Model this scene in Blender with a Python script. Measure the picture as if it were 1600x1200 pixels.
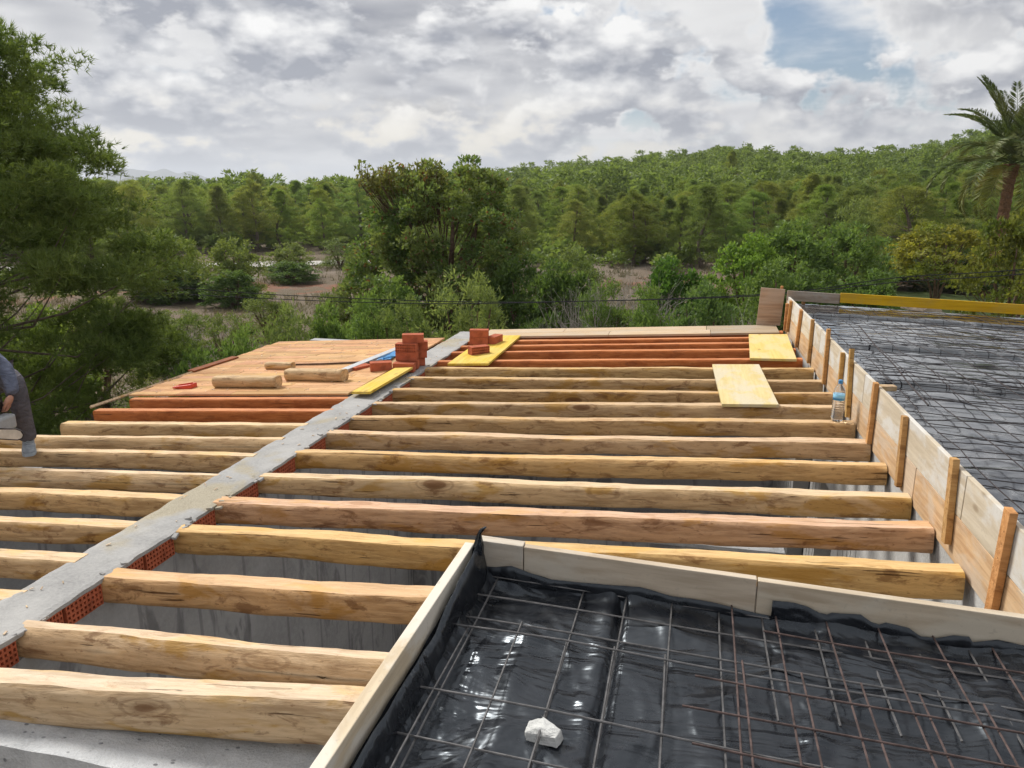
import bpy, bmesh, math, random
import numpy as np
from mathutils import Vector, Matrix, noise as mnoise

for o in list(bpy.data.objects): bpy.data.objects.remove(o)
S = bpy.context.scene
COL = S.collection
R = math.radians

# ------------------------------------------------------------------ camera
F_PX, HOR, VPX = 1200.0, 295.0, 1100.0          # focal length, horizon row and depth vanishing column (1600x1200 photo)
PITCH = math.atan((600 - HOR) / F_PX)
YAW = math.atan((VPX - 800) / (F_PX * math.cos(PITCH) + (600 - HOR) * math.sin(PITCH)))
CZ = 5.2
cd = bpy.data.cameras.new('camera'); cam = bpy.data.objects.new('camera', cd); COL.objects.link(cam)
cam.location = (0, 0, CZ); cam.rotation_euler = (math.pi / 2 - PITCH, 0, YAW)
cd.sensor_width = 36; cd.lens = 36 * F_PX / 1600; cd.clip_start = 0.05; cd.clip_end = 20000
S.camera = cam

# ------------------------------------------------------------------ photo pixel -> direction -> point on a known surface
_fh = Vector((-math.sin(YAW), math.cos(YAW), 0)); _rt = Vector((math.cos(YAW), math.sin(YAW), 0)); _u0 = Vector((0, 0, 1))
_fw = _fh * math.cos(PITCH) - _u0 * math.sin(PITCH); _up = _fh * math.sin(PITCH) + _u0 * math.cos(PITCH)
CAM = Vector((0, 0, CZ))
def ray(x, y): return (_fw * F_PX + _rt * (x - 800) + _up * (600 - y)).normalized()
def on_z(x, y, z):
    d = ray(x, y); return CAM + d * ((z - CZ) / d.z)
def on_y(x, y, Y):
    d = ray(x, y); return CAM + d * (Y / d.y)
def on_plane(x, y, p0, n):
    d = ray(x, y); p0 = Vector(p0); n = Vector(n); return CAM + d * ((p0 - CAM).dot(n) / d.dot(n))
def at_range(x, r):
    """plan position in photo column x at horizontal distance r"""
    a = math.atan((x - 800) / 1238.0) - YAW
    return math.sin(a) * r, math.cos(a) * r
def elev_z(y, r):
    """height seen in photo row y at horizontal distance r (near the frame's centre line)"""
    v = (600 - y) / F_PX; t = math.tan(PITCH); return CZ + r * (v - t) / (1 + v * t)

# ------------------------------------------------------------------ world: Nishita sky with broken cloud
SUN_AZ, SUN_EL = R(-57), R(45)                  # azimuth from +Y towards +X
SUN_DIR = Vector((math.sin(SUN_AZ) * math.cos(SUN_EL), math.cos(SUN_AZ) * math.cos(SUN_EL), math.sin(SUN_EL)))
W = bpy.data.worlds.new('World'); S.world = W; W.use_nodes = True

class NT:
    """small node-tree writer"""
    def __init__(s, tree): s.t = tree; s.n = tree.nodes; s.l = tree.links
    def node(s, typ, **kw):
        n = s.n.new(typ)
        for k, v in kw.items(): setattr(n, k, v)
        return n
    def put(s, sock, v):
        if isinstance(v, bpy.types.NodeSocket): s.l.new(v, sock)
        elif v is not None: sock.default_value = v
    def math(s, op, a, b=None, c=None, clamp=False):
        n = s.node('ShaderNodeMath', operation=op, use_clamp=clamp)
        for i, v in enumerate((a, b, c)):
            if v is not None: s.put(n.inputs[i], v)
        return n.outputs[0]
    def vmath(s, op, a, b=None, scale=None):
        n = s.node('ShaderNodeVectorMath', operation=op)
        s.put(n.inputs[0], a)
        if b is not None: s.put(n.inputs[1], b)
        if scale is not None: s.put(n.inputs['Scale'], scale)
        return n.outputs[0]
    def noise(s, vec, scale, detail=4, rough=.5, dist=0, out=0):
        n = s.node('ShaderNodeTexNoise'); n.noise_dimensions = '3D'
        if vec is not None: s.put(n.inputs['Vector'], vec)
        s.put(n.inputs['Scale'], scale); s.put(n.inputs['Detail'], detail)
        s.put(n.inputs['Roughness'], rough); s.put(n.inputs['Distortion'], dist)
        return n.outputs[out]
    def voro(s, vec, scale, feature='F1', rnd=1.0):
        n = s.node('ShaderNodeTexVoronoi', feature=feature)
        s.put(n.inputs['Vector'], vec); s.put(n.inputs['Scale'], scale); s.put(n.inputs['Randomness'], rnd)
        return n.outputs['Distance']
    def smooth(s, v, a, b, lo=0.0, hi=1.0):
        n = s.node('ShaderNodeMapRange', interpolation_type='SMOOTHSTEP')
        s.put(n.inputs[0], v); s.put(n.inputs[1], a); s.put(n.inputs[2], b); s.put(n.inputs[3], lo); s.put(n.inputs[4], hi)
        return n.outputs[0]
    def mix(s, f, a, b, blend='MIX'):
        n = s.node('ShaderNodeMix', data_type='RGBA', blend_type=blend)
        s.put(n.inputs['Factor'], f)
        for k, v in ((6, a), (7, b)):
            if isinstance(v, (tuple, list)) and len(v) == 3: v = (*v, 1)
            s.put(n.inputs[k], v)
        return n.outputs[2]
    def comb(s, x, y, z):
        n = s.node('ShaderNodeCombineXYZ')
        for i, v in enumerate((x, y, z)): s.put(n.inputs[i], v)
        return n.outputs[0]
    def map(s, vec, scale=(1, 1, 1), loc=(0, 0, 0), rot=(0, 0, 0)):
        n = s.node('ShaderNodeMapping'); s.put(n.inputs[0], vec)
        n.inputs['Location'].default_value = loc; n.inputs['Rotation'].default_value = rot; n.inputs['Scale'].default_value = scale
        return n.outputs[0]

def build_world():
    w = NT(W.node_tree); w.n.clear()
    tc = w.map(w.node('ShaderNodeTexCoord').outputs['Generated'], rot=(0, 0, .055))
    sep = w.node('ShaderNodeSeparateXYZ'); w.put(sep.inputs[0], tc)
    x, y, z = sep.outputs
    zz = w.math('ADD', w.math('MAXIMUM', z, 0.0), 0.16)
    vec = w.comb(w.math('DIVIDE', x, zz), w.math('DIVIDE', y, zz), w.math('MULTIPLY', z, 2.0))
    # high broken layer: large-scale cover plus detail; the same field sampled a little towards the sun gives light and shade
    big = w.noise(w.vmath('ADD', vec, (2.1, 5.3, 0)), .42, 1, .5)
    A = w.noise(vec, .95, 6, .56)
    A2 = w.noise(w.vmath('ADD', vec, (SUN_DIR.x*.16, SUN_DIR.y*.16, .06)), .95, 3, .56)
    gd = ray(1265, 20)
    dt = w.node('ShaderNodeVectorMath', operation='DOT_PRODUCT'); w.put(dt.inputs[0], w.vmath('ADD', tc, w.vmath('SCALE', w.vmath('SUBTRACT', w.noise(tc, 6.5, 5, .6, 0, 1), (.5, .5, .5)), scale=.36))); dt.inputs[1].default_value = gd
    gap = w.smooth(w.math('ADD', dt.outputs['Value'], w.math('MULTIPLY', w.math('SUBTRACT', A, .5), .02)), .962, 1.015)     # the clear patch between the clouds
    D = w.math('SUBTRACT', w.math('MULTIPLY_ADD', big, .55, w.math('MULTIPLY', A, .8)), w.math('MULTIPLY', gap, .16))
    mask_a = w.smooth(D, .47, .62)
    lit_a = w.math('MULTIPLY_ADD', w.math('SUBTRACT', A, A2), 4.0, .42, clamp=True)
    thick = w.smooth(D, .54, .76)
    ca = w.mix(w.math('MULTIPLY', thick, w.math('SUBTRACT', 1.12, lit_a), clamp=True), (1.04, 1.03, 1.01), (.29, .305, .36))
    # heaped cloud nearer the horizon, bulging upwards
    hv = w.map(tc, (1, 1, 1.9), (.35, .20, .10))
    H = w.noise(hv, 5.4, 7, .565)
    H2 = w.noise(w.vmath('ADD', hv, (SUN_DIR.x*.022, SUN_DIR.y*.022, .033)), 5.4, 4, .565)
    Hc = w.math('ADD', w.math('SUBTRACT', H, w.math('MULTIPLY', gap, .075)), w.smooth(z, .30, .0, -.06, .06))
    mask_h = w.smooth(Hc, .475, .535)
    lit_h = w.math('MULTIPLY_ADD', w.math('SUBTRACT', H, H2), 6.2, .40, clamp=True)
    ch = w.mix(lit_h, (.33, .35, .41), (1.10, 1.09, 1.07))
    cloud = w.mix(mask_h, ca, ch)
    mask = w.math('MAXIMUM', w.math('MAXIMUM', mask_a, mask_h), w.smooth(z, .10, .04))
    # brighter, warmer band near the horizon on the sun's side
    toward = w.math('MULTIPLY_ADD', w.math('ADD', w.math('MULTIPLY', x, math.sin(R(-42))), w.math('MULTIPLY', y, math.cos(R(-42)))), .5, .5)
    glow = w.math('MULTIPLY', w.smooth(z, .13, .02), w.smooth(toward, .80, .97))
    warm = w.mix(w.smooth(z, .05, .0), (1.22, 1.10, .86), (.95, .93, .84))
    cloud = w.mix(w.math('MULTIPLY', glow, w.smooth(lit_h, .30, .70, .08, 1.0)), cloud, warm)
    sky = w.node('ShaderNodeTexSky', sky_type='NISHITA', sun_disc=False, sun_elevation=SUN_EL, sun_rotation=SUN_AZ,
                 altitude=50, air_density=1.0, dust_density=.3, ozone_density=2.5)
    b1 = w.node('ShaderNodeBackground'); w.put(b1.inputs[0], sky.outputs[0]); b1.inputs[1].default_value = .058
    b2 = w.node('ShaderNodeBackground'); w.put(b2.inputs[0], cloud); b2.inputs[1].default_value = .66
    ms = w.node('ShaderNodeMixShader'); w.put(ms.inputs[0], mask); w.l.new(b1.outputs[0], ms.inputs[1]); w.l.new(b2.outputs[0], ms.inputs[2])
    W.cycles.sampling_method = 'MANUAL'; W.cycles.sample_map_resolution = 512
    out = w.node('ShaderNodeOutputWorld'); w.l.new(ms.outputs[0], out.inputs[0])
build_world()

sd = bpy.data.lights.new('sun', 'SUN'); sd.energy = 3.0; sd.angle = R(18); sd.color = (1, .97, .91)
sun = bpy.data.objects.new('sun', sd); COL.objects.link(sun); sun.location = (-20, 20, 40)
sun.rotation_euler = (-SUN_DIR).to_track_quat('-Z', 'Y').to_euler()

S.render.engine = 'CYCLES'
S.view_settings.view_transform = 'Standard'; S.view_settings.look = 'None'
S.view_settings.exposure = 0.48; S.view_settings.gamma = 1
S.cycles.adaptive_threshold = .02; S.cycles.max_bounces = 6; S.cycles.diffuse_bounces = 2; S.cycles.glossy_bounces = 2; S.cycles.transmission_bounces = 5; S.cycles.transparent_max_bounces = 4

# ------------------------------------------------------------------ helpers
def lin(c): return tuple(c)
MATS = {}
def newmat(name):
    m = bpy.data.materials.new(name); m.use_nodes = True; MATS[name] = m
    nt = NT(m.node_tree); b = nt.n['Principled BSDF']
    return m, nt, b

class MB:
    def __init__(s): s.v = []; s.f = []
    def add(s, vs, fs):
        k = len(s.v); s.v.extend([tuple(p) for p in vs]); s.f.extend([tuple(i + k for i in q) for q in fs]); return s
    def box(s, x0, x1, y0, y1, z0, z1):
        return s.add([(x0,y0,z0),(x1,y0,z0),(x1,y1,z0),(x0,y1,z0),(x0,y0,z1),(x1,y0,z1),(x1,y1,z1),(x0,y1,z1)],
                     [(0,3,2,1),(4,5,6,7),(0,1,5,4),(1,2,6,5),(2,3,7,6),(3,0,4,7)])
    def obox(s, c, ax, ay, az):
        """box from a centre and three half-axis vectors"""
        c = Vector(c); ax = Vector(ax); ay = Vector(ay); az = Vector(az)
        vs = [c + ax*i + ay*j + az*k for k in (-1,1) for (i,j) in ((-1,-1),(1,-1),(1,1),(-1,1))]
        return s.add(vs, [(0,3,2,1),(4,5,6,7),(0,1,5,4),(1,2,6,5),(2,3,7,6),(3,0,4,7)])
    def tube(s, pts, rad, n=6, cap=True):
        pts = [Vector(p) for p in pts]; m = len(pts); k = len(s.v)
        if not hasattr(rad, '__len__'): rad = [rad] * m
        up = Vector((0,0,1))
        for i, p in enumerate(pts):
            d = (pts[min(i+1,m-1)] - pts[max(i-1,0)]); d = d.normalized() if d.length > 1e-9 else Vector((0,0,1))
            a = d.cross(up)
            if a.length < .05: a = d.cross(Vector((1,0,0)))
            a.normalize(); b = d.cross(a)
            for j in range(n):
                t = 2*math.pi*j/n; s.v.append(tuple(p + a*(math.cos(t)*rad[i]) + b*(math.sin(t)*rad[i])))
        for i in range(m-1):
            for j in range(n):
                j2 = (j+1) % n; s.f.append((k+i*n+j, k+i*n+j2, k+(i+1)*n+j2, k+(i+1)*n+j))
        if cap:
            s.f.append(tuple(k+j for j in range(n))[::-1]); s.f.append(tuple(k+(m-1)*n+j for j in range(n)))
        return s
    def lathe(s, prof, n=20, c=(0,0,0)):
        k = len(s.v); m = len(prof)
        for r, z in prof:
            for j in range(n):
                t = 2*math.pi*j/n; s.v.append((c[0]+r*math.cos(t), c[1]+r*math.sin(t), c[2]+z))
        for i in range(m-1):
            for j in range(n):
                j2 = (j+1) % n; s.f.append((k+i*n+j, k+i*n+j2, k+(i+1)*n+j2, k+(i+1)*n+j))
        s.f.append(tuple(k+j for j in range(n))[::-1]); s.f.append(tuple(k+(m-1)*n+j for j in range(n)))
        return s
    def mesh(s, name, smooth=False):
        me = bpy.data.meshes.new(name); me.from_pydata(s.v, [], s.f); me.update()
        if smooth: me.polygons.foreach_set('use_smooth', [True]*len(me.polygons))
        return me

def npmesh(name, V, Fq, smooth=False):
    """mesh from numpy verts (n,3) and faces (m,3|4)"""
    V = np.asarray(V, np.float32); Fq = np.asarray(Fq, np.int32)
    me = bpy.data.meshes.new(name); k = Fq.shape[1]
    me.vertices.add(len(V)); me.vertices.foreach_set('co', V.ravel())
    me.loops.add(Fq.size); me.loops.foreach_set('vertex_index', Fq.ravel())
    me.polygons.add(len(Fq)); me.polygons.foreach_set('loop_start', np.arange(len(Fq), dtype=np.int32) * k)
    if smooth: me.polygons.foreach_set('use_smooth', np.ones(len(Fq), bool))
    me.update(calc_edges=True); return me

def obj(name, me, mat=None, parent=None, loc=None, color=None, smooth=False, bevel=0):
    if isinstance(me, MB): me = me.mesh(name, smooth)
    o = bpy.data.objects.new(name, me); COL.objects.link(o)
    if mat is not None and len(me.materials) == 0: me.materials.append(MATS[mat] if isinstance(mat, str) else mat)
    if parent is not None: o.parent = parent
    if loc is not None: o.location = loc
    if color is not None: o.color = (*color, 1)
    if bevel:
        b = o.modifiers.new('bevel', 'BEVEL'); b.width = bevel; b.segments = 2; b.limit_method = 'ANGLE'
    return o
def rebase(me, c):
    """shift a mesh built in world coordinates so that c becomes its origin"""
    if isinstance(me, MB):
        me.v = [(p[0]-c[0], p[1]-c[1], p[2]-c[2]) for p in me.v]; return me
    me.transform(Matrix.Translation(-Vector(c))); return me
def tag(o, label, cat, group=None, kind=None):
    o['label'] = label; o['category'] = cat
    if group: o['group'] = group
    if kind: o['kind'] = kind
    return o
def thing(name, label, cat, loc=(0,0,0), rotz=0, group=None):
    o = bpy.data.objects.new(name, None); COL.objects.link(o); o.empty_display_size = .1
    o.location = loc; o.rotation_euler = (0, 0, rotz)
    return tag(o, label, cat, group)
def struct(o): o['kind'] = 'structure'; return o
def part(name, mb, mat, parent, color=None, smooth=False, bevel=0, label=None):
    """part given in world coordinates under an unrotated parent"""
    o = obj(name, rebase(mb, parent.location), mat, parent, color=color, smooth=smooth, bevel=bevel)
    if label: o['label'] = label
    return o

# vectorised gradient noise
_rs = np.random.RandomState(7); _perm = np.concatenate([_rs.permutation(256)] * 3); _grad = _rs.normal(size=(256, 3)); _grad /= np.linalg.norm(_grad, axis=1)[:, None]
def pnoise(x, y, z=0.0):
    x, y, z = np.broadcast_arrays(np.asarray(x, float), np.asarray(y, float), np.asarray(z, float))
    xi, yi, zi = np.floor(x).astype(int), np.floor(y).astype(int), np.floor(z).astype(int)
    xf, yf, zf = x - xi, y - yi, z - zi
    f = lambda t: t*t*t*(t*(t*6-15)+10)
    u, v, w = f(xf), f(yf), f(zf); out = 0
    for dx in (0, 1):
        for dy in (0, 1):
            for dz in (0, 1):
                h = _perm[_perm[_perm[(xi+dx) & 255] + ((yi+dy) & 255)] + ((zi+dz) & 255)]
                g = _grad[h]; d = g[..., 0]*(xf-dx) + g[..., 1]*(yf-dy) + g[..., 2]*(zf-dz)
                out = out + d * (u if dx else 1-u) * (v if dy else 1-v) * (w if dz else 1-w)
    return out * 1.5
def fbm(x, y, z=0.0, o=4):
    s = 0; a = 1.0
    for i in range(o): s = s + a * pnoise(x*2**i + i*7.3, y*2**i + i*3.1, z*2**i); a *= .5
    return s

# ------------------------------------------------------------------ materials
def ocoord(nt, rand=True):
    c = nt.node('ShaderNodeTexCoord').outputs['Object']
    if rand:
        oi = nt.node('ShaderNodeObjectInfo')
        c = nt.vmath('ADD', c, nt.vmath('SCALE', (13.1, 7.7, 5.3), scale=nt.math('MULTIPLY', oi.outputs['Random'], 9.0)))
        return c, oi
    return c
def bump(nt, b, h, strength, dist=.01):
    n = nt.node('ShaderNodeBump'); nt.put(n.inputs['Height'], h); n.inputs['Strength'].default_value = strength; n.inputs['Distance'].default_value = dist
    nt.l.new(n.outputs[0], b.inputs['Normal'])

def mat_timber(name, c_lo, c_hi, stain, stain_amt, knot, rough=.72, mark=1.0):
    m, nt, b = newmat(name); c, oi = ocoord(nt)
    g = nt.noise(nt.map(c, (2.2, 20, 20)), 2.0, 5, .65, .3)
    g2 = nt.noise(nt.map(c, (1.6, 4.5, 4.5)), 1.7, 5, .62, .5)
    col = nt.mix(nt.smooth(g, .36, .64), c_lo, c_hi)
    col = nt.mix(nt.smooth(g2, .42, .60, 0, .55), col, (c_hi[0]*1.05, c_hi[1]*1.0, c_hi[2]*.92))
    st = nt.noise(nt.map(c, (1.1, 3.4, 3.4), (4, 2, 9)), 1.6, 5, .62, .5)
    col = nt.mix(nt.smooth(st, .52, .62, 0, stain_amt), col, stain)
    dk = nt.noise(nt.map(c, (2.4, 6, 6), (1, 8, 3)), 2.2, 6, .68, .5)
    col = nt.mix(nt.smooth(dk, .535, .66, 0, .66*mark), col, knot)
    kd = nt.voro(nt.map(c, (1.25, 3.4, 3.4)), 1.0)
    wob = nt.math('ADD', kd, nt.math('MULTIPLY', nt.math('SUBTRACT', g2, .5), .10))
    col = nt.mix(nt.smooth(wob, .15, .06, 0, .88*mark), col, knot)
    ring = nt.math('SINE', nt.math('MULTIPLY', wob, 85))
    col = nt.mix(nt.math('MULTIPLY', nt.smooth(wob, .30, .10), nt.smooth(ring, .1, .9, 0, .45*mark)), col, knot)
    sp = nt.noise(nt.map(c, (8, 14, 14), (7, 1, 5)), 3.0, 4, .7, .2)
    col = nt.mix(nt.smooth(sp, .62, .70, 0, .5*mark), col, knot)
    cr = nt.noise(nt.map(c, (.8, 24, 24), (3, 3, 3)), 2.0, 3, .55, .15)
    ck = nt.smooth(cr, .67, .70, 0, 1)
    col = nt.mix(nt.math('MULTIPLY', ck, .75*mark), col, (knot[0]*.4, knot[1]*.4, knot[2]*.4))
    col = nt.mix(1.0, col, oi.outputs['Color'], 'MULTIPLY')
    nt.put(b.inputs['Base Color'], col); b.inputs['Roughness'].default_value = rough
    b.inputs['Specular IOR Level'].default_value = .2
    h = nt.math('ADD', nt.math('MULTIPLY', g, .7), nt.math('MULTIPLY', g2, 1.6))
    bump(nt, b, nt.math('SUBTRACT', h, nt.math('MULTIPLY', ck, 1.2)), .8, .010)
    return m
mat_timber('peeled_shaded_timber', (.43, .295, .175), (.66, .50, .330), (.46, .27, .065), .75, (.17, .08, .035))  # beam sides: stained peeled wood, with some shade put into the colour
mat_timber('hewn_lit_timber', (.57, .435, .305), (.75, .61, .465), (.72, .50, .22), .55, (.36, .20, .10), .75, .55)  # beam tops: fresh-hewn wood, with light from above put into the colour
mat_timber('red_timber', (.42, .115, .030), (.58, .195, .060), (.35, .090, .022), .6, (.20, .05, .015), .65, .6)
mat_timber('hewn_lit_red', (.52, .19, .07), (.66, .28, .12), (.45, .14, .04), .5, (.26, .08, .03), .7, .4)  # paler red for beam tops, light from above put into the colour
mat_timber('batten_timber', (.45, .235, .095), (.60, .345, .155), (.42, .20, .07), .4, (.24, .11, .04))
mat_timber('deck_timber', (.50, .275, .130), (.67, .42, .225), (.57, .32, .15), .5, (.36, .18, .08), .8, .4)

def mat_board(name, wood_lo, wood_hi, cement, zmix=None, amt=.6, axis='y'):
    """sawn board smeared with old cement; zmix=(z0,z1) makes the smear heavier above z0 (object space)"""
    m, nt, b = newmat(name); c, oi = ocoord(nt)
    raw = nt.node('ShaderNodeTexCoord').outputs['Object']
    sc = (16, 1.0, 16) if axis == 'y' else (1.0, 16, 16)
    g = nt.noise(nt.map(c, sc), 2.0, 6, .6, .35)
    col = nt.mix(nt.smooth(g, .33, .67), wood_lo, wood_hi)
    kd = nt.voro(nt.map(c, (3.4, 1.4, 3.4) if axis == 'y' else (1.4, 3.4, 3.4)), 1.6)
    col = nt.mix(nt.smooth(kd, .13, .06, 0, .6), col, (wood_lo[0]*.5, wood_lo[1]*.42, wood_lo[2]*.35))
    sm = nt.noise(nt.map(c, (2.6, 1.1, 2.6) if axis == 'y' else (1.1, 2.6, 2.6), (5, 1, 2)), 2.1, 6, .62, .5)
    if zmix:
        z = nt.node('ShaderNodeSeparateXYZ'); nt.put(z.inputs[0], raw)
        sm = nt.math('ADD', sm, nt.smooth(z.outputs[2], zmix[0], zmix[1], -.12, .16))
    col = nt.mix(nt.smooth(sm, .44, .60, 0, amt), col, cement)
    fine = nt.noise(c, 60, 3, .6)
    col = nt.mix(nt.smooth(fine, .60, .72, 0, .3), col, (.30, .27, .23))
    col = nt.mix(1.0, col, oi.outputs['Color'], 'MULTIPLY')
    nt.put(b.inputs['Base Color'], col); b.inputs['Roughness'].default_value = .82; b.inputs['Specular IOR Level'].default_value = .2
    bump(nt, b, nt.math('ADD', g, nt.math('MULTIPLY', sm, .7)), .35, .004)
mat_board('form_lower', (.48, .29, .15), (.66, .45, .26), (.58, .53, .45), None, .45)
mat_board('form_upper', (.50, .42, .31), (.62, .54, .42), (.64, .62, .58), None, .9)
mat_board('form_x', (.44, .37, .29), (.58, .51, .42), (.58, .55, .49), None, .7, 'x')
mat_board('old_plank', (.30, .23, .17), (.45, .36, .28), (.42, .39, .35), None, .6, 'x')
mat_board('plywood', (.50, .37, .23), (.62, .48, .32), (.55, .48, .39), None, .5, 'x')
mat_board('yellow_board', (.62, .41, .05), (.78, .56, .10), (.70, .58, .30), None, .25)
mat_board('yellow_deep', (.60, .33, .01), (.75, .45, .02), (.55, .38, .10), None, .3, 'x')
mat_board('yellow_pale', (.62, .49, .22), (.70, .57, .29), (.62, .56, .44), None, .7)

def mat_concrete(name, a, bcol, scale=1.0, bumpy=.5, streak=False, pits=0.0, sand=None):
    m, nt, b = newmat(name); c = nt.node('ShaderNodeTexCoord').outputs['Object']
    big = nt.noise(c, 1.7*scale, 5, .6, .3); fine = nt.noise(c, 38*scale, 5, .65)
    col = nt.mix(nt.smooth(big, .32, .68), a, bcol)
    col = nt.mix(nt.smooth(fine, .35, .7, 0, .4), col, (bcol[0]*1.15, bcol[1]*1.15, bcol[2]*1.15))
    if streak:
        s = nt.noise(nt.map(c, (1.2, 1.2, .35), rot=(.5, .35, 0)), 3.4, 4, .6, .9)
        col = nt.mix(nt.smooth(s, .53, .64, 0, .6), col, (a[0]*.45, a[1]*.45, a[2]*.46))
        p = nt.node('ShaderNodeTexWave', wave_type='BANDS', bands_direction='Y'); nt.put(p.inputs['Vector'], c); p.inputs['Scale'].default_value = .62; p.inputs['Distortion'].default_value = .0
        col = nt.mix(nt.smooth(p.outputs[1], .985, .998, 0, .45), col, (a[0]*.5, a[1]*.5, a[2]*.5))
    if pits:
        v = nt.voro(nt.map(c, (1, 1.6, 1)), 8*scale); n = nt.noise(c, 3*scale, 3)
        col = nt.mix(nt.math('MULTIPLY', nt.smooth(v, .22, .12), nt.smooth(n, .50, .60, 0, pits)), col, (a[0]*.45, a[1]*.45, a[2]*.47))
    if sand:
        n = nt.noise(c, 1.3, 4, .6, .3)
        gr = nt.noise(c, 160, 2, .7)
        col = nt.mix(nt.smooth(n, .52, .62, 0, .8), col, nt.mix(nt.smooth(gr, .3, .7), (sand[0]*.75, sand[1]*.72, sand[2]*.65), (sand[0]*1.15, sand[1]*1.15, sand[2]*1.1)))
    nt.put(b.inputs['Base Color'], col); b.inputs['Roughness'].default_value = .9; b.inputs['Specular IOR Level'].default_value = .2
    bump(nt, b, nt.math('ADD', fine, nt.math('MULTIPLY', big, 1.5)), bumpy, .008)
mat_concrete('mortar_cap', (.30, .295, .29), (.43, .42, .405), 1.4, .8, sand=(.42, .37, .28))
mat_concrete('render_wall', (.30, .30, .305), (.42, .42, .425), .8, .4, streak=True)
mat_concrete('pale_concrete', (.42, .43, .44), (.64, .65, .66), 2.2, 1.0, pits=.9)
mat_concrete('board_concrete', (.38, .37, .35), (.52, .51, .49), 1.2, .5)
mat_concrete('white_stone', (.52, .52, .50), (.72, .72, .70), 6, .6)
mat_concrete('field_stone', (.36, .27, .21), (.52, .42, .34), 3, .9)

def mat_plain(name, col, rough=.5, spec=.5, metal=0, var=.12, vs=20):
    m, nt, b = newmat(name); c = nt.node('ShaderNodeTexCoord').outputs['Object']
    n = nt.noise(c, vs, 5, .6)
    nt.put(b.inputs['Base Color'], nt.mix(nt.smooth(n, .3, .7), tuple(k*(1-var) for k in col), tuple(min(1, k*(1+var)) for k in col)))
    b.inputs['Roughness'].default_value = rough; b.inputs['Specular IOR Level'].default_value = spec; b.inputs['Metallic'].default_value = metal
    bump(nt, b, n, .2, .002)
mat_plain('brick_clay', (.42, .115, .058), .85, .2, 0, .25, 9)
mat_plain('brick_clay_dark', (.16, .045, .025), .9, .1)
mat_plain('steel_grey', (.15, .145, .145), .45, .5, .6, .3, 30)
mat_plain('steel_rust', (.095, .066, .060), .75, .3, .2, .4, 30)
mat_plain('steel_dark', (.055, .045, .045), .7, .3, .2, .35, 30)
mat_plain('aluminium', (.62, .63, .64), .4, .5, .7, .1)
mat_plain('blue_plastic', (.05, .26, .56), .35, .5)
mat_plain('red_plastic', (.62, .06, .03), .4, .5)
mat_plain('black_plastic', (.012, .012, .013), .5, .5)
mat_plain('grey_plastic', (.33, .34, .35), .45, .5)
mat_plain('shoe_fabric', (.30, .33, .36), .8, .2, 0, .2, 30)
mat_plain('rubber_sole', (.36, .41, .45), .7, .3)
mat_plain('skin', (.42, .21, .14), .55, .4, 0, .12, 30)
mat_plain('hair', (.03, .022, .016), .6, .3, 0, .4, 60)
mat_plain('chainsaw_orange', (.55, .12, .03), .4, .5)
mat_plain('cable_black', (.02, .02, .022), .6, .3)
mat_plain('pole_wood', (.16, .12, .085), .85, .2, 0, .3, 8)
mat_plain('bark_grey', (.17, .135, .11), .9, .15, 0, .35, 9)
mat_plain('bark_brown', (.14, .09, .062), .9, .15, 0, .35, 9)
mat_plain('dry_twig', (.36, .325, .295), .9, .1, 0, .25, 9)
mat_plain('palm_trunk', (.19, .105, .062), .9, .15, 0, .4, 14)

def mat_cloth(name, col):
    m, nt, b = newmat(name); c = nt.node('ShaderNodeTexCoord').outputs['Object']
    f = nt.noise(nt.map(c, (7, 7, 13), rot=(.3, .5, 0)), 1.0, 3, .5, 1.2); w = nt.noise(c, 120, 2, .6)
    col2 = nt.mix(nt.smooth(f, .3, .7), tuple(k*.72 for k in col), tuple(k*1.2 for k in col))
    nt.put(b.inputs['Base Color'], nt.mix(nt.smooth(w, .4, .7, 0, .3), col2, tuple(k*1.35 for k in col)))
    b.inputs['Roughness'].default_value = .95; b.inputs['Specular IOR Level'].default_value = .1
    bump(nt, b, f, 1.0, .035)
mat_cloth('trouser_cloth', (.115, .11, .125)); mat_cloth('jacket_cloth', (.13, .145, .20))
def mat_film(name, rough, bs, sc, coat=0, dust_sheen_c=(.060, .060, .062), spec=.55):
    m, nt, b = newmat(name); c = nt.node('ShaderNodeTexCoord').outputs['Object']
    dust = nt.noise(c, 6, 6, .65, .3)
    nt.put(b.inputs['Base Color'], nt.mix(nt.smooth(dust, .46, .72, 0, .7), (.010, .011, .014), dust_sheen_c))  # dust patches; on the far film also sky sheen put into the colour
    nt.put(b.inputs['Roughness'], nt.smooth(dust, .3, .75, rough, rough + .20))
    b.inputs['Specular IOR Level'].default_value = spec; b.inputs['Specular Tint'].default_value = (.80, .90, 1, 1); b.inputs['Coat Weight'].default_value = coat; b.inputs['Coat Roughness'].default_value = rough  # reflections tinted blue to stand for bluer sky overhead
    w = nt.noise(nt.map(c, (2.2*sc, 1.2*sc, 1), rot=(0, 0, .4)), 1.6, 3, .45, 1.6); w2 = nt.noise(nt.map(c, (1.0*sc, 3.2*sc, 1), rot=(0, 0, -.2)), 2.0, 3, .45, 2.2)
    bump(nt, b, nt.math('ADD', w, nt.math('MULTIPLY', w2, .5)), bs, .10)
mat_film('black_film', .20, .60, .65, .0, (.018, .019, .022), .75)
mat_film('black_film_far', .11, .05, .7, 1.0, (.26, .26, .265), 1.0)

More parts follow.
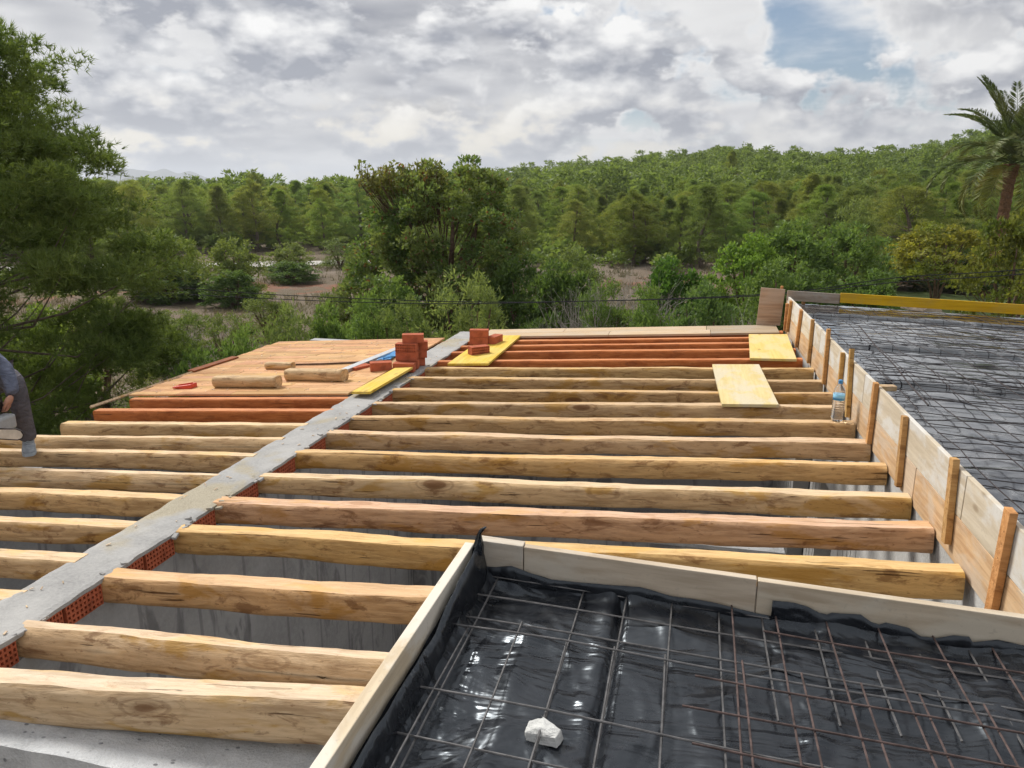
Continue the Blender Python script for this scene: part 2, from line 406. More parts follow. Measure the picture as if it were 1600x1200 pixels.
def mat_bottle():
    m, nt, b = newmat('bottle_pet')
    b.inputs['Base Color'].default_value = (.93, .96, 1, 1); b.inputs['Roughness'].default_value = .06
    b.inputs['Transmission Weight'].default_value = .92; b.inputs['IOR'].default_value = 1.18
mat_bottle()
def mat_label():
    m, nt, b = newmat('bottle_label'); c = nt.node('ShaderNodeTexCoord').outputs['Object']
    z = nt.node('ShaderNodeSeparateXYZ'); nt.put(z.inputs[0], c)
    n = nt.noise(c, 30, 3)
    zz = nt.math('ADD', z.outputs[2], nt.math('MULTIPLY', n, .02))
    col = nt.mix(nt.smooth(zz, .190, .205), (.03, .20, .58), (.28, .62, .86))
    col = nt.mix(nt.math('MULTIPLY', nt.smooth(zz, .178, .182), nt.smooth(zz, .192, .188)), col, (.05, .42, .75))
    nt.put(b.inputs['Base Color'], col); b.inputs['Roughness'].default_value = .35
mat_label()

def mat_leaf(name, cols, trans=.48, rough=.55, dead=None):
    """foliage: each leaf a tint of its own, times the plant's object colour"""
    m, nt, b = newmat(name)
    geo = nt.node('ShaderNodeNewGeometry'); oi = nt.node('ShaderNodeObjectInfo'); r = geo.outputs['Random Per Island']
    pos = nt.noise(nt.node('ShaderNodeTexCoord').outputs['Object'], .9, 0, .5)
    col = nt.mix(r, cols[0], cols[1])
    col = nt.mix(nt.smooth(pos, .42, .62, 0, .75), col, cols[2])
    if dead: col = nt.mix(nt.smooth(r, 1-dead[1]-.02, 1-dead[1]), col, dead[0])
    col = nt.mix(1.0, col, oi.outputs['Color'], 'MULTIPLY')
    nt.put(b.inputs['Base Color'], col); b.inputs['Roughness'].default_value = rough; b.inputs['Specular IOR Level'].default_value = .3
    t = nt.node('ShaderNodeBsdfTranslucent'); nt.put(t.inputs[0], nt.mix(1.0, col, (1.25, 1.2, .7), 'MULTIPLY'))
    ms = nt.node('ShaderNodeMixShader'); ms.inputs[0].default_value = trans
    nt.l.new(b.outputs[0], ms.inputs[1]); nt.l.new(t.outputs[0], ms.inputs[2])
    nt.l.new(ms.outputs[0], nt.n['Material Output'].inputs[0])
mat_leaf('pine_needles', ((.125, .175, .048), (.205, .275, .075), (.235, .290, .088)))
mat_leaf('near_needles', ((.105, .160, .046), (.185, .255, .072), (.160, .215, .058)))
mat_leaf('broad_leaves', ((.085, .130, .046), (.185, .235, .090), (.150, .190, .070)))
mat_leaf('carob_leaves', ((.080, .130, .042), (.155, .195, .066), (.190, .215, .078)), dead=((.16, .075, .045), .03))
mat_leaf('yellow_leaves', ((.19, .18, .035), (.38, .31, .06), (.16, .19, .04)))
mat_leaf('palm_leaves', ((.085, .125, .040), (.150, .195, .065), (.18, .195, .075)), .25)
mat_leaf('dry_grass', ((.15, .130, .085), (.24, .205, .135), (.17, .165, .085)), .2)
mat_leaf('lawn_grass', ((.09, .14, .03), (.15, .20, .05), (.13, .17, .05)), .2)

# ------------------------------------------------------------------ terrain
_cols = np.array([-4000, 100, 560, 700, 830, 930, 1000, 1120, 1200, 1300, 1400, 1500, 1600, 2200, 4000], float)
_rid = np.array([-1.3, -1.3, -0.8, 1.2, 4.2, 6.2, 7.4, 9.4, 9.4, 7.2, 8.2, 12.0, 14.0, 13.0, 6.0])     # wooded slope, 260 m out
_far = np.array([-6, -6, -4, -3, 0, 8, 16, 30, 24, 12, 16, 28, 33, 38, 16.0])                              # hill behind it, 700 m out
def terrain(x, y):
    x = np.asarray(x, float); y = np.asarray(y, float)
    r = np.hypot(x, y); az = np.arctan2(x, y) + YAW
    az = np.clip(az, -1.25, 1.25); col = 800 + 1238 * np.tan(az)
    rid = np.interp(col, _cols, _rid); far = np.interp(col, _cols, _far)
    ss = lambda a, b: (lambda t: t*t*(3-2*t))(np.clip((r-a)/(b-a), 0, 1))
    base = -0.25 - 1.05 * ss(14, 46)
    base = base + np.where(col > 1150, .6, 0) * ss(14, 46) * np.clip((col-1150)/200, 0, 1)
    z = base + (rid - base) * ss(84, 260)
    z = z + (far - rid) * ss(300, 700)
    z = z - (z + 8) * ss(1200, 2600)
    bumps = .16 * fbm(x*.11, y*.11, 0, 3) * ss(9, 25) + .10 * fbm(x*.5, y*.5, 3, 2) * ss(9, 20) * (1 - ss(70, 110))
    left = ss(12, 20) * (1 - ss(30, 42)) * np.clip((330 - col) / 200, 0, 1)
    return z + bumps + .32 * left * np.abs(fbm(x*.22, y*.22, 9, 3))
def tz(x, y): return float(terrain(x, y))

def build_ground():
    rr = np.concatenate([[0.0], np.linspace(4, 100, 130), np.geomspace(102, 9000, 90)]); na = 420
    aa = np.linspace(-math.pi, math.pi, na, endpoint=False)
    RR, AA = np.meshgrid(rr, aa, indexing='ij'); X = RR*np.sin(AA); Y = RR*np.cos(AA); Z = terrain(X, Y)
    V = np.stack([X, Y, Z], -1).reshape(-1, 3)
    i = np.arange(len(rr)-1)[:, None]; j = np.arange(na)[None, :]; j2 = (j+1) % na
    Fq = np.stack([i*na+j + 0*j2, i*na+j2, (i+1)*na+j2, (i+1)*na+j + 0*j2], -1).reshape(-1, 4)[:, ::-1]
    m, nt, b = newmat('ground_soil')
    c = nt.node('ShaderNodeTexCoord').outputs['Object']
    big = nt.noise(c, .09, 5, .6, .4); mid = nt.noise(c, .6, 5, .62, .3); fine = nt.noise(c, 7, 5, .65)
    col = nt.mix(nt.smooth(big, .35, .65), (.180, .138, .104), (.140, .118, .076))
    col = nt.mix(nt.smooth(mid, .42, .66, 0, .7), col, (.205, .163, .125))
    col = nt.mix(nt.smooth(fine, .5, .75, 0, .6), col, (.13, .11, .08))
    ln = nt.node('ShaderNodeVectorMath', operation='LENGTH'); nt.put(ln.inputs[0], c); r = ln.outputs['Value']
    rn = nt.math('ADD', r, nt.math('MULTIPLY', nt.math('SUBTRACT', big, .5), 22))
    band = nt.math('MULTIPLY', nt.smooth(rn, 52, 53), nt.smooth(rn, 56.5, 55))
    col = nt.mix(nt.math('MULTIPLY', band, nt.smooth(mid, .42, .56, .05, .9)), col, (.23, .115, .075))
    band2 = nt.math('MULTIPLY', nt.smooth(rn, 60, 63), nt.smooth(rn, 72, 68))
    col = nt.mix(nt.math('MULTIPLY', band2, .55), col, (.25, .205, .17))
    col = nt.mix(nt.smooth(r, 84, 110, 0, .8), col, (.075, .070, .040))
    nt.put(b.inputs['Base Color'], col); b.inputs['Roughness'].default_value = .95; b.inputs['Specular IOR Level'].default_value = .1
    bump(nt, b, nt.math('ADD', fine, nt.math('MULTIPLY', mid, 2)), .7, .08)
    struct(obj('ground', npmesh('ground', V, Fq, True), m))
build_ground()

def strip_mesh(pts, w, lift):
    mb = MB(); n = len(pts)
    for i, p in enumerate(pts):
        a = Vector(pts[max(i-1, 0)]); c = Vector(pts[min(i+1, n-1)]); d = (c-a).normalized(); s = Vector((d.y, -d.x))
        for k in (-1, -.33, .33, 1):
            q = Vector(p) + s*(w*.5*k); mb.v.append((q.x, q.y, tz(q.x, q.y) + lift))
    for i in range(n-1):
        for k in range(3): mb.f.append((i*4+k, i*4+k+1, i*4+k+5, i*4+k+4))
    return mb
def lerp(a, b, t): return a + (b-a)*t
mat_concrete('gravel', (.40, .375, .345), (.55, .525, .49), .5, .5)
_a = Vector(at_range(-100, 78)); _b = Vector(at_range(640, 71)); _c = Vector(at_range(1300, 84))
road = [(_a.lerp(_b, i/40) if i < 40 else _b.lerp(_c, (i-40)/40)) for i in range(81)]
struct(obj('gravel_road', strip_mesh([(p.x, p.y) for p in road], 4.2, .12), 'gravel'))
def build_lawn():
    m, nt, b = newmat('lawn'); c = nt.node('ShaderNodeTexCoord').outputs['Object']
    n = nt.noise(c, .8, 4, .6); f = nt.noise(c, 9, 4, .6)
    nt.put(b.inputs['Base Color'], nt.mix(nt.smooth(f, .3, .7), nt.mix(nt.smooth(n, .35, .65), (.10, .145, .035), (.15, .19, .05)), (.075, .11, .03)))
    b.inputs['Roughness'].default_value = .9; bump(nt, b, f, .6, .05)
    V = []; Fq = []; nx, ny = 26, 16
    for j in range(ny+1):
        for i in range(nx+1):
            x, y = at_range(lerp(1340, 1900, i/nx), lerp(26, 50, j/ny)); V.append((x, y, tz(x, y) + .10))
    for j in range(ny):
        for i in range(nx): k = j*(nx+1)+i; Fq.append((k, k+1, k+nx+2, k+nx+1))
    struct(obj('lawn', npmesh('lawn', V, Fq, True), m))
build_lawn()
def build_mountains():
    """pale ranges on the horizon"""
    m, nt, b = newmat('far_slope'); b.inputs['Base Color'].default_value = (.075, .085, .06, 1); b.inputs['Roughness'].default_value = .95
    for name, r, h, c0, c1, seed in (('hills', 3300, 66, 120, 330, 3), ('hills', 7000, 235, 60, 420, 8)):
        V = []; Fq = []; n = 90
        for i in range(n+1):
            t = i/n; c = lerp(c0, c1, t); e = math.sin(math.pi*t)**1.3
            hh = h*e*(.62 + .38*float(fbm(t*4+seed, seed, 0, 3))) + 1
            for k, (dr, f) in enumerate(((-500, 0), (-180, .55), (0, 1), (300, .4), (600, 0))):
                x, y = at_range(c, r+dr); V.append((x, y, -8 + (hh+8)*f - (3 if f == 0 else 0)))
        for i in range(n):
            for k in range(4): a = i*5+k; Fq.append((a, a+1, a+6, a+5))
        struct(obj(name, npmesh(name, V, Fq, True), m))
build_mountains()

# ------------------------------------------------------------------ the house shell (roof datum: centre wall top z = 3.2)
ZR = 3.2; XR0, XR1 = -3.30, -2.97
def zR(x): return ZR + (x - XR1) * .0588        # right-hand beam tops
def zL(x): return ZR + (x - XR0) * .0667        # left-hand beam tops
def xW(y): return 1.335 - (y - 3.0) * .0285     # inner face of the right-hand shuttering

fl = obj('floor', MB().box(-5.6, 1.5, 1.9, 10.4, -.35, .05), 'render_wall'); struct(fl)

def jitter_box_top(x0, x1, y0, y1, z0, z1, nx, ny, amp, edge, seed):
    """slab whose top and long edges are trowelled unevenly"""
    xs = np.linspace(x0, x1, nx); ys = np.linspace(y0, y1, ny); X, Y = np.meshgrid(xs, ys, indexing='ij')
    Z = z1 + amp * fbm(X*5, Y*5, seed, 4)
    ex = edge * fbm(Y*6, Y*0 + seed, 1.7, 4); wgt = (X-x0)/(x1-x0)
    X = X + ex*wgt - edge*fbm(Y*6+9, Y*0+seed, 4.1, 4)*(1-wgt)
    Z = Z - .005*np.clip((np.abs(wgt-.5)*2-.8)/.2, 0, 1)**2
    mb = MB(); top = [(float(a), float(b), float(c)) for a, b, c in zip(X.ravel(), Y.ravel(), Z.ravel())]
    fs = [(i*ny+j, (i+1)*ny+j, (i+1)*ny+j+1, i*ny+j+1) for i in range(nx-1) for j in range(ny-1)]
    mb.add(top, fs); n = len(top)
    ring = [i*ny for i in range(nx)] + [(nx-1)*ny+j for j in range(1, ny)] + [i*ny+ny-1 for i in range(nx-2, -1, -1)] + [j for j in range(ny-2, 0, -1)]
    k = len(mb.v); mb.v.extend([(mb.v[i][0], mb.v[i][1], z0) for i in ring]); L = len(ring)
    mb.f.extend([(ring[i], k+i, k+(i+1) % L, ring[(i+1) % L]) for i in range(L)]); mb.f.append(tuple(k+i for i in range(L))[::-1])
    return mb

# perforated clay brick: 24 cm face with holes (face towards +X), depth d
def brick_mesh(name, w=.24, d=.115, h=.112, cols=9, rows=4, holes=True):
    mb = MB(); cw, chh = w/cols, h/rows; hx = .022
    if not holes:
        mb.box(-d/2, d/2, -w/2, w/2, 0, h)
    else:
        x1 = d/2
        mb.add([(-x1,-w/2,0),(-x1,w/2,0),(-x1,w/2,h),(-x1,-w/2,h),(x1,-w/2,0),(x1,w/2,0),(x1,w/2,h),(x1,-w/2,h)],
               [(0,3,2,1),(0,1,5,4),(3,7,6,2),(0,4,7,3),(1,2,6,5)])
        for r in range(rows):
            for c in range(cols):
                y0 = -w/2 + c*cw; z0 = r*chh; my, mz = cw*.23, chh*.20
                a = [(x1,y0,z0),(x1,y0+cw,z0),(x1,y0+cw,z0+chh),(x1,y0,z0+chh)]
                q = [(x1,y0+my,z0+mz),(x1,y0+cw-my,z0+mz),(x1,y0+cw-my,z0+chh-mz),(x1,y0+my,z0+chh-mz)]
                e = [(p[0]-hx,p[1],p[2]) for p in q]
                mb.add(a+q+e, [(0,1,5,4),(1,2,6,5),(2,3,7,6),(3,0,4,7),(4,5,9,8),(5,6,10,9),(6,7,11,10),(7,4,8,11),(8,9,10,11)])
    return mb.mesh(name)
BRICK = brick_mesh('brick'); BRICK_HALF = brick_mesh('brick_half', .12, .115, .112, 5, 4)
BRICK.materials.append(MATS['brick_clay']); BRICK_HALF.materials.append(MATS['brick_clay'])
BRICK_LOW = brick_mesh('brick_low', .24, .115, .095, 9, 3); BRICK_LOW.materials.append(MATS['brick_clay'])
BRICK_SOLID = brick_mesh('brick_solid', .24, .115, .095, holes=False); BRICK_SOLID.materials.append(MATS['brick_clay'])

# beam rows, far top edge of each where it meets the centre wall / right wall
YR_L = [2.30, 2.676, 3.212, 3.795, 4.209, 4.719, 5.247, 5.758, 6.21, 6.722, 7.234, 7.729, 8.208]
YR_R = [2.62, 2.72, 3.30, 3.80, 4.305, 4.72, 5.257, 5.741, 6.248, 6.70, 7.111, 7.60, 8.10]
RED_R = [8.60, 9.12, 9.52, 9.86, 10.25]

cw = thing('dividing_wall', 'long grey wall with rough mortar top and red brick infill between the beams', 'wall', (-3.13, 6.1, .05))
part('wall_body', MB().box(-3.275, -2.985, 1.9, 10.44, .05, 3.060), 'render_wall', cw)
part('mortar_top', jitter_box_top(XR0, XR1-.004, 1.86, 10.46, 3.178, ZR+.004, 12, 330, .006, .009, 2), 'mortar_cap', cw)
part('mortar_bed', MB().box(-3.27, -3.095, 1.9, 10.43, 3.061, 3.177), 'mortar_cap', cw)
_edges = sorted(YR_L + RED_R); _prev = 1.92
for ye in _edges:
    y0, y1 = _prev + .012, ye - .155            # free bay between two beams
    yy = y1
    while yy - y0 > .06:
        full = yy - y0 >= .235
        me, w_ = (BRICK, .24) if full else (BRICK_HALF, .12)
        if not full and yy - y0 < .125: sc = (yy-y0)/.125
        else: sc = 1
        b = obj('brick', me, None, cw); b.location = (-3.031 + 3.13, yy - w_*sc/2 - 6.1, 3.064 - .05); b.scale = (1, sc, 1)
        yy -= w_*sc + .024
    _prev = ye
# lumps of mortar squeezed out under the bricks and round the beam ends
rng = random.Random(4)
mlump = MB()
for i, ye in enumerate(YR_L):
    for k in range(6):
        c = Vector((-2.985 + rng.uniform(-.03, .045), ye - .07 + rng.uniform(-.13, .12), ZR + rng.uniform(-.012, .008)))
        s = rng.uniform(.008, .022); a = rng.uniform(0, 3)
        mlump.obox(c, (math.cos(a)*s, math.sin(a)*s, rng.uniform(-.3, .3)*s), (-math.sin(a)*s*.7, math.cos(a)*s*.7, 0), (rng.uniform(-.2, .2)*s, 0, s*.35))
o = part('mortar_crumbs', mlump, 'mortar_cap', cw, bevel=.006); o['kind'] = 'stuff'

fwl = thing('front_wall', 'pale pitted concrete wall top below the nearest beam', 'wall', (-3.4, 2.2, -.3))
part('wall_body', jitter_box_top(-6.0, -.80, 2.06, 2.36, -.3, 3.05, 140, 14, .006, .004, 5), 'pale_concrete', fwl, smooth=False)

rwl = thing('right_wall', 'board-marked grey concrete wall under the right-hand wooden shuttering', 'wall', (1.42, 6.4, -.3))
def wall_poly(y0, y1, z0, z1, t, off=.012):
    mb = MB(); a, b = xW(y0)+off, xW(y1)+off
    return mb.add([(a,y0,z0),(a+t,y0,z0),(b+t,y1,z0),(b,y1,z0),(a,y0,z1),(a+t,y0,z1),(b+t,y1,z1),(b,y1,z1)],
                  [(0,3,2,1),(4,5,6,7),(0,1,5,4),(1,2,6,5),(2,3,7,6),(3,0,4,7)])
openings = [(6.55, 7.25), (7.75, 8.75)]
ys = [1.6, 6.55, 7.25, 7.75, 8.75, 10.44]
for a, b in ((1.6, 6.55), (7.25, 7.75), (8.75, 10.44)): part('wall_panel', wall_poly(a, b, -.3, 2.6, .2), 'board_concrete', rwl)
part('wall_head', wall_poly(1.6, 10.44, 2.602, 3.40, .2), 'board_concrete', rwl)
rng = random.Random(5); marks = MB()
for i in range(60):
    y = 1.7 + i*.145 + rng.uniform(-.01, .01)
    if any(a-.1 < y < b+.1 for a, b in openings): continue
    x = xW(y)+.0105; marks.obox((x, y, 1.45), (.0022, 0, 0), (0, .052+rng.uniform(-.03, .01), 0), (0, 0, 1.12))
part('board_marks', marks, 'board_concrete', rwl)
for a, b in openings: part('doorway_dark_sheet', wall_poly(a+.002, b-.002, -.3, 2.598, .03, .18), 'black_plastic', rwl)  # black sheet fills each opening, standing in for the darkness beyond

fwl2 = thing('rear_wall', 'grey rendered end wall of the room below the beams', 'wall', (-2.2, 10.5, -.3))
part('wall_body', MB().box(-5.62, 1.30, 10.30, 10.46, -.3, 3.0), 'render_wall', fwl2)
lw = thing('eave_wall', 'grey outer wall under the left-hand beam ends', 'wall', (-5.5, 6.2, -.3))
part('wall_body', MB().box(-5.62, -5.38, 2.37, 10.29, -.3, zL(-5.5)-.17), 'render_wall', lw)
bw = thing('room_partition', 'low grey block partition inside the open room', 'wall', (-.8, 7.6, .05))
part('wall_body', MB().box(-2.98, 1.0, 7.5, 7.62, .05, 1.62), 'render_wall', bw)
part('coping', MB().box(-2.98, 1.0, 7.485, 7.635, 1.621, 1.66), 'pale_concrete', bw)

# ------------------------------------------------------------------ beams
def beam_mesh(L, w, h, seed, square=4.0, bow=.02, rough=1.0, n=0, mats=('peeled_shaded_timber', 'hewn_lit_timber')):
    """log hewn flat on top, along X: top face at z = 0; square ~3 leaves a round log with a narrow flat, 9 a squared one"""
    m = max(14, int(L/.05)); xs = np.linspace(-L/2, L/2, m); sd = seed*17.3
    N = lambda k, f=1.0, o=3: fbm(xs*f + sd, np.full(m, k*5.1), seed*.7, o)
    ww = w/2*(1 + .13*rough*N(1, .9)); hh = h*(1 + .11*rough*N(2, .8)); cy = bow*N(3, .5); cz = bow*.35*N(4, .6)
    full = np.interp(square, [3, 10], [.36, .80])
    ta = ww*np.clip(full + .30*rough*N(5, 1.3, 4), .25, .97); tb = ww*np.clip(full + .30*rough*N(6, 1.3, 4), .25, .97)
    top, bod = [], []; nt_, nb = 5, 19
    for i, x in enumerate(xs):
        for k in range(nt_):
            f = k/(nt_-1); y = -ta[i] + (ta[i]+tb[i])*f
            top.append((x, cy[i]+y, cz[i] + .004*rough*float(pnoise(x*4+seed, y*20, 1)) + .003*rough*float(pnoise(x*13+seed, y*30, 2))))
        # body outline from the front arris down, under and up to the back arris
        sa, sb = (ww[i]-ta[i])*1.2 + .004, (ww[i]-tb[i])*1.2 + .004; W_, Hh = ww[i], hh[i]
        pts = [(-ta[i], 0), (-lerp(ta[i], W_, .55), -sa*.35), (-lerp(ta[i], W_, .9), -sa*.8), (-W_, -sa-.01), (-W_*1.01, -Hh*.40), (-W_*1.01, -Hh*.55), (-W_*.99, -Hh*.70), (-W_*.93, -Hh*.84), (-W_*.76, -Hh*.95), (-W_*.35, -Hh), (W_*.35, -Hh), (W_*.76, -Hh*.95), (W_*.93, -Hh*.84), (W_*.99, -Hh*.70), (W_*1.01, -Hh*.55), (W_*1.01, -Hh*.40), (W_, -sb-.01), (lerp(tb[i], W_, .6), -sb*.45), (tb[i], 0)]
        for k, (y, z) in enumerate(pts):
            d = 0 if k in (0, nb-1) else .055*rough*float(pnoise(x*3.4+seed, y*14, z*14)) + .030*rough*float(pnoise(x*10+seed, y*22, z*22+4))
            if k in (0, nb-1):
                tz_ = top[i*nt_ + (0 if k == 0 else nt_-1)]; bod.append(tz_)
            else: bod.append((x, cy[i]+y*(1+d), cz[i]+z*(1+d*.6)))
    V = top + bod; o = len(top)
    F1 = [(i*nt_+k, (i+1)*nt_+k, (i+1)*nt_+k+1, i*nt_+k+1) for i in range(m-1) for k in range(nt_-1)]
    F2 = [(o+i*nb+k+1, o+(i+1)*nb+k+1, o+(i+1)*nb+k, o+i*nb+k) for i in range(m-1) for k in range(nb-1)]
    ends = [tuple(range(o, o+nb)), tuple(range(o+(m-1)*nb, o+m*nb))[::-1]]
    me = bpy.data.meshes.new('wooden_beam'); me.from_pydata(V, [], F1 + F2 + ends)
    me.polygons.foreach_set('use_smooth', [True]*(len(F1)+len(F2)) + [False]*2)
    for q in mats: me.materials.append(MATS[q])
    me.polygons.foreach_set('material_index', [1]*len(F1) + [0]*(len(F2)+2)); me.update(); return me  # top strip gets the paler lit slot, sides and ends the darker one
def place_beam(p0, p1, w, h, seed, sq, mat, label, group, color=(1,1,1), bow=.02, rough=1.0):
    p0 = Vector(p0); p1 = Vector(p1); d = p1-p0
    o = obj('wooden_beam', beam_mesh(d.length, w, h, seed, sq, bow, rough, 0, (mat, 'hewn_lit_red' if mat == 'red_timber' else 'hewn_lit_timber')), None, color=color)
    o.location = (p0+p1)/2; o.rotation_euler = (0, -math.atan2(d.z, d.xy.length), math.atan2(d.y, d.x))
    return tag(o, label, 'beam', group)
ORD = ['first','second','third','fourth','fifth','sixth','seventh','eighth','ninth','tenth','eleventh','twelfth','thirteenth']
GR, GL = 'roof beams right of the dividing wall', 'roof beams left of the dividing wall'
rb = [  # right end x, width, height, squareness, tint, label
 (-.80, .155, .20, 7.0, (1.0,.98,.94), 'thick knotty peeled beam nearest the camera, lying on the pale concrete wall top'),
 (-.80, .145, .165, 3.0, (1.0,.95,.88), 'round peeled log beam with oval knots, second nearest the camera'),
 (-.80, .135, .155, 9.0, (.96,.80,.62), 'squared orange-brown beam ending at the left side board of the black slab'),
 (1.29, .130, .150, 9.0, (1.0,.84,.52), 'long yellow-stained beam directly behind the far board of the black slab'),
 (1.29, .130, .150, 10.0, (.95,.78,.70), 'pinkish squared beam with dark knot, fifth from the camera right of dividing wall'),
 (1.28, .125, .142, 8.0, (1.0,.95,.82), 'pale yellowish beam, sixth from the camera right of dividing wall'),
 (1.265,.125, .142, 6.0, (.98,.82,.56), 'olive-yellow stained beam, seventh from the camera right of dividing wall'),
 (1.25, .128,.142, 9.0, (.95,.86,.76), 'pale beam, eighth from the camera right of dividing wall'),
 (1.235,.122, .138, 9.0, (.88,.76,.58), 'brownish beam carrying the water bottle at its right end'),
 (1.215,.122, .138, 7.5, (.88,.80,.68), 'cracked beam with dark bark pockets under the near yellow panel edge'),
 (1.205,.118, .135, 7.5, (.82,.70,.52), 'eleventh beam from the camera right of dividing wall, under the pale panel'),
 (1.19, .118, .135, 7.5, (.84,.74,.58), 'twelfth beam from the camera right of dividing wall, under the pale panel'),
 (1.175,.118, .135, 7.5, (.88,.76,.52), 'last unpainted beam before the red ones, right of dividing wall')]
for i, (xe, w_, h_, sq, tint, lab) in enumerate(rb):
    dy = -.075; x0 = -3.02
    yl = YR_L[i] + dy; yr = yl + (YR_R[i] - YR_L[i])*(xe - x0)/(1.29 - x0)
    place_beam((x0, yl, zR(x0)+.004), (xe, yr, zR(xe)+.004), w_, h_, 11+i*3, sq, 'peeled_shaded_timber', lab, GR, tint, .026 if i > 2 else .03, 1.0)
for i, y in enumerate(RED_R):
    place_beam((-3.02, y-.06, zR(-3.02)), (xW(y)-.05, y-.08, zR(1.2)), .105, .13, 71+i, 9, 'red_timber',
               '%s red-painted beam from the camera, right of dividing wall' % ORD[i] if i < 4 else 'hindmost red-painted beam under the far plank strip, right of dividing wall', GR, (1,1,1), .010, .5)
lb = [  # left-hand beams: y at wall, left end x
 (2.891, -6.3, (1.0,.9,.75), 'short visible piece of pale beam in the lower left corner, left of dividing wall'),
 (3.329, -6.35, (1.0,.92,.78), 'knotty pale beam, second nearest the camera left of dividing wall'),
 (3.776, -6.3, (1.0,.90,.74), 'squared pale beam, third from the camera left of dividing wall'),
 (4.222, -6.45, (1.0,.88,.66), 'yellow-stained beam, fourth from the camera left of dividing wall'),
 (4.629, -6.4, (1.0,.95,.86), 'round pale log beam, fifth from the camera left of dividing wall'),
 (5.089, -6.5, (.98,.90,.76), 'long beam the worker stands on, left of dividing wall'),
 (5.480, -6.45, (1.0,.93,.80), 'round pale beam just behind the worker, left of dividing wall'),
 (5.897, -5.81, (1.0,.93,.76), 'sawn-off squared beam before the red ones, left of dividing wall')]
for i, (y, xe, tint, lab) in enumerate(lb):
    place_beam((xe, y-.075, zL(xe)+.004), (-3.25, y-.075, zL(-3.25)+.004), .130, .145, 101+i*3, 3.2 if i in (4, 6) else 8.0, 'peeled_shaded_timber', lab, GL, tint, .02)
for i, (y, xe) in enumerate(((6.36, -5.86), (6.80, -5.80), (7.5, -5.80), (8.3, -5.8), (9.1, -5.8), (9.74, -5.8))):
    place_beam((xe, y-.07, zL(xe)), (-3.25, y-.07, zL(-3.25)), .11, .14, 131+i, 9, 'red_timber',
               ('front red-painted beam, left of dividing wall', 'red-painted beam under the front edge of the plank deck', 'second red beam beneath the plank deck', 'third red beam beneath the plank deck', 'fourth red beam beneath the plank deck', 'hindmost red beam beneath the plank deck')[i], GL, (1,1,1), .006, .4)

# ------------------------------------------------------------------ plank decks
rng = random.Random(21)
def plank_meshes(w, mat, n=4, t=.02):
    out = []
    for k in range(n):
        L = .62
        me = MB().box(-L/2, L/2, -w/2, w/2, 0, t).mesh('plank'); me.materials.append(MATS[mat]); out.append(me)
    return out
dk = thing('plank_deck', 'deck of short orange-brown boards over the red beams left of dividing wall', 'deck', (-4.55, 8.3, zL(-4.55)))
PL = plank_meshes(.118, 'deck_timber'); sl = math.atan(.0667)
y = 6.78; row = 0
while y < 9.78:
    xs = [-5.86 + rng.uniform(-.03, .03)]; x = -5.86 + rng.uniform(.25, .7)
    while x < -3.55: xs.append(x); x += rng.uniform(.5, .74)
    xs.append(-3.32)
    for a, b in zip(xs[:-1], xs[1:]):
        k = rng.uniform(.80, 1.12); cx = (a+b)/2
        p = obj('plank', PL[row % 4], None, dk, color=(k, k*rng.uniform(.90, 1.04), k*rng.uniform(.84, 1.05)))
        p.location = (cx+4.55, y+.06-8.3, zL(cx)-zL(-4.55)+.008+rng.uniform(-.0015, .0025)); p.rotation_euler = (0, -sl, 0); p.scale = ((b-a-.002)/.62, 1.02, 1)
    y += .1215; row += 1
dr = thing('plank_strip', 'strip of greyish shuttering planks across the far edge of the right-hand roof', 'deck', (-.9, 10.2, zR(-.9)))
sl2 = math.atan(.0588); x = -2.86; k = 0
for ya, yb in ((9.93, 10.21), (10.216, 10.50)):
    x = -2.86; first = True
    for L in ((1.75, 1.3, .83) if ya < 10 else (1.1, 1.9, .88)):
        me = MB().box(-L/2+.002, L/2-.002, ya-(ya+yb)/2, yb-(ya+yb)/2, 0, .027).mesh('plank'); cx = x+L/2
        g = rng.uniform(.9, 1.08); p = obj('plank', me, 'plywood', dr, color=(g, g*.97, g*.95) if cx < .1 else (.72, .72, .74))
        p.location = (cx+.9, (ya+yb)/2-10.2, zR(cx)-zR(-.9)+.008); p.rotation_euler = (0, -sl2, 0); x += L
lath = MB().tube([(-5.99, 6.35, zL(-5.95)+.004), (-5.93, 7.1, zL(-5.9)+.012), (-5.86, 7.85, zL(-5.86)+.030)], .017, 4)
tag(obj('lath', rebase(lath, (-5.93, 7.1, 3.0)), 'peeled_shaded_timber', loc=(-5.93, 7.1, 3.0)), 'thin pale lath along the outer edge of the plank deck', 'lath')
pk = MB().obox((-5.84, 8.25, zL(-5.84)+.045), (.03, .42, 0), (.05, -.006, .0), (0, 0, .008))
tag(obj('loose_plank', rebase(pk, (-5.84, 8.25, 3.0)), 'red_timber', loc=(-5.84, 8.25, 3.0), color=(.55,.55,.6)), 'dark red-brown plank lying on the outer edge of the plank deck', 'plank')

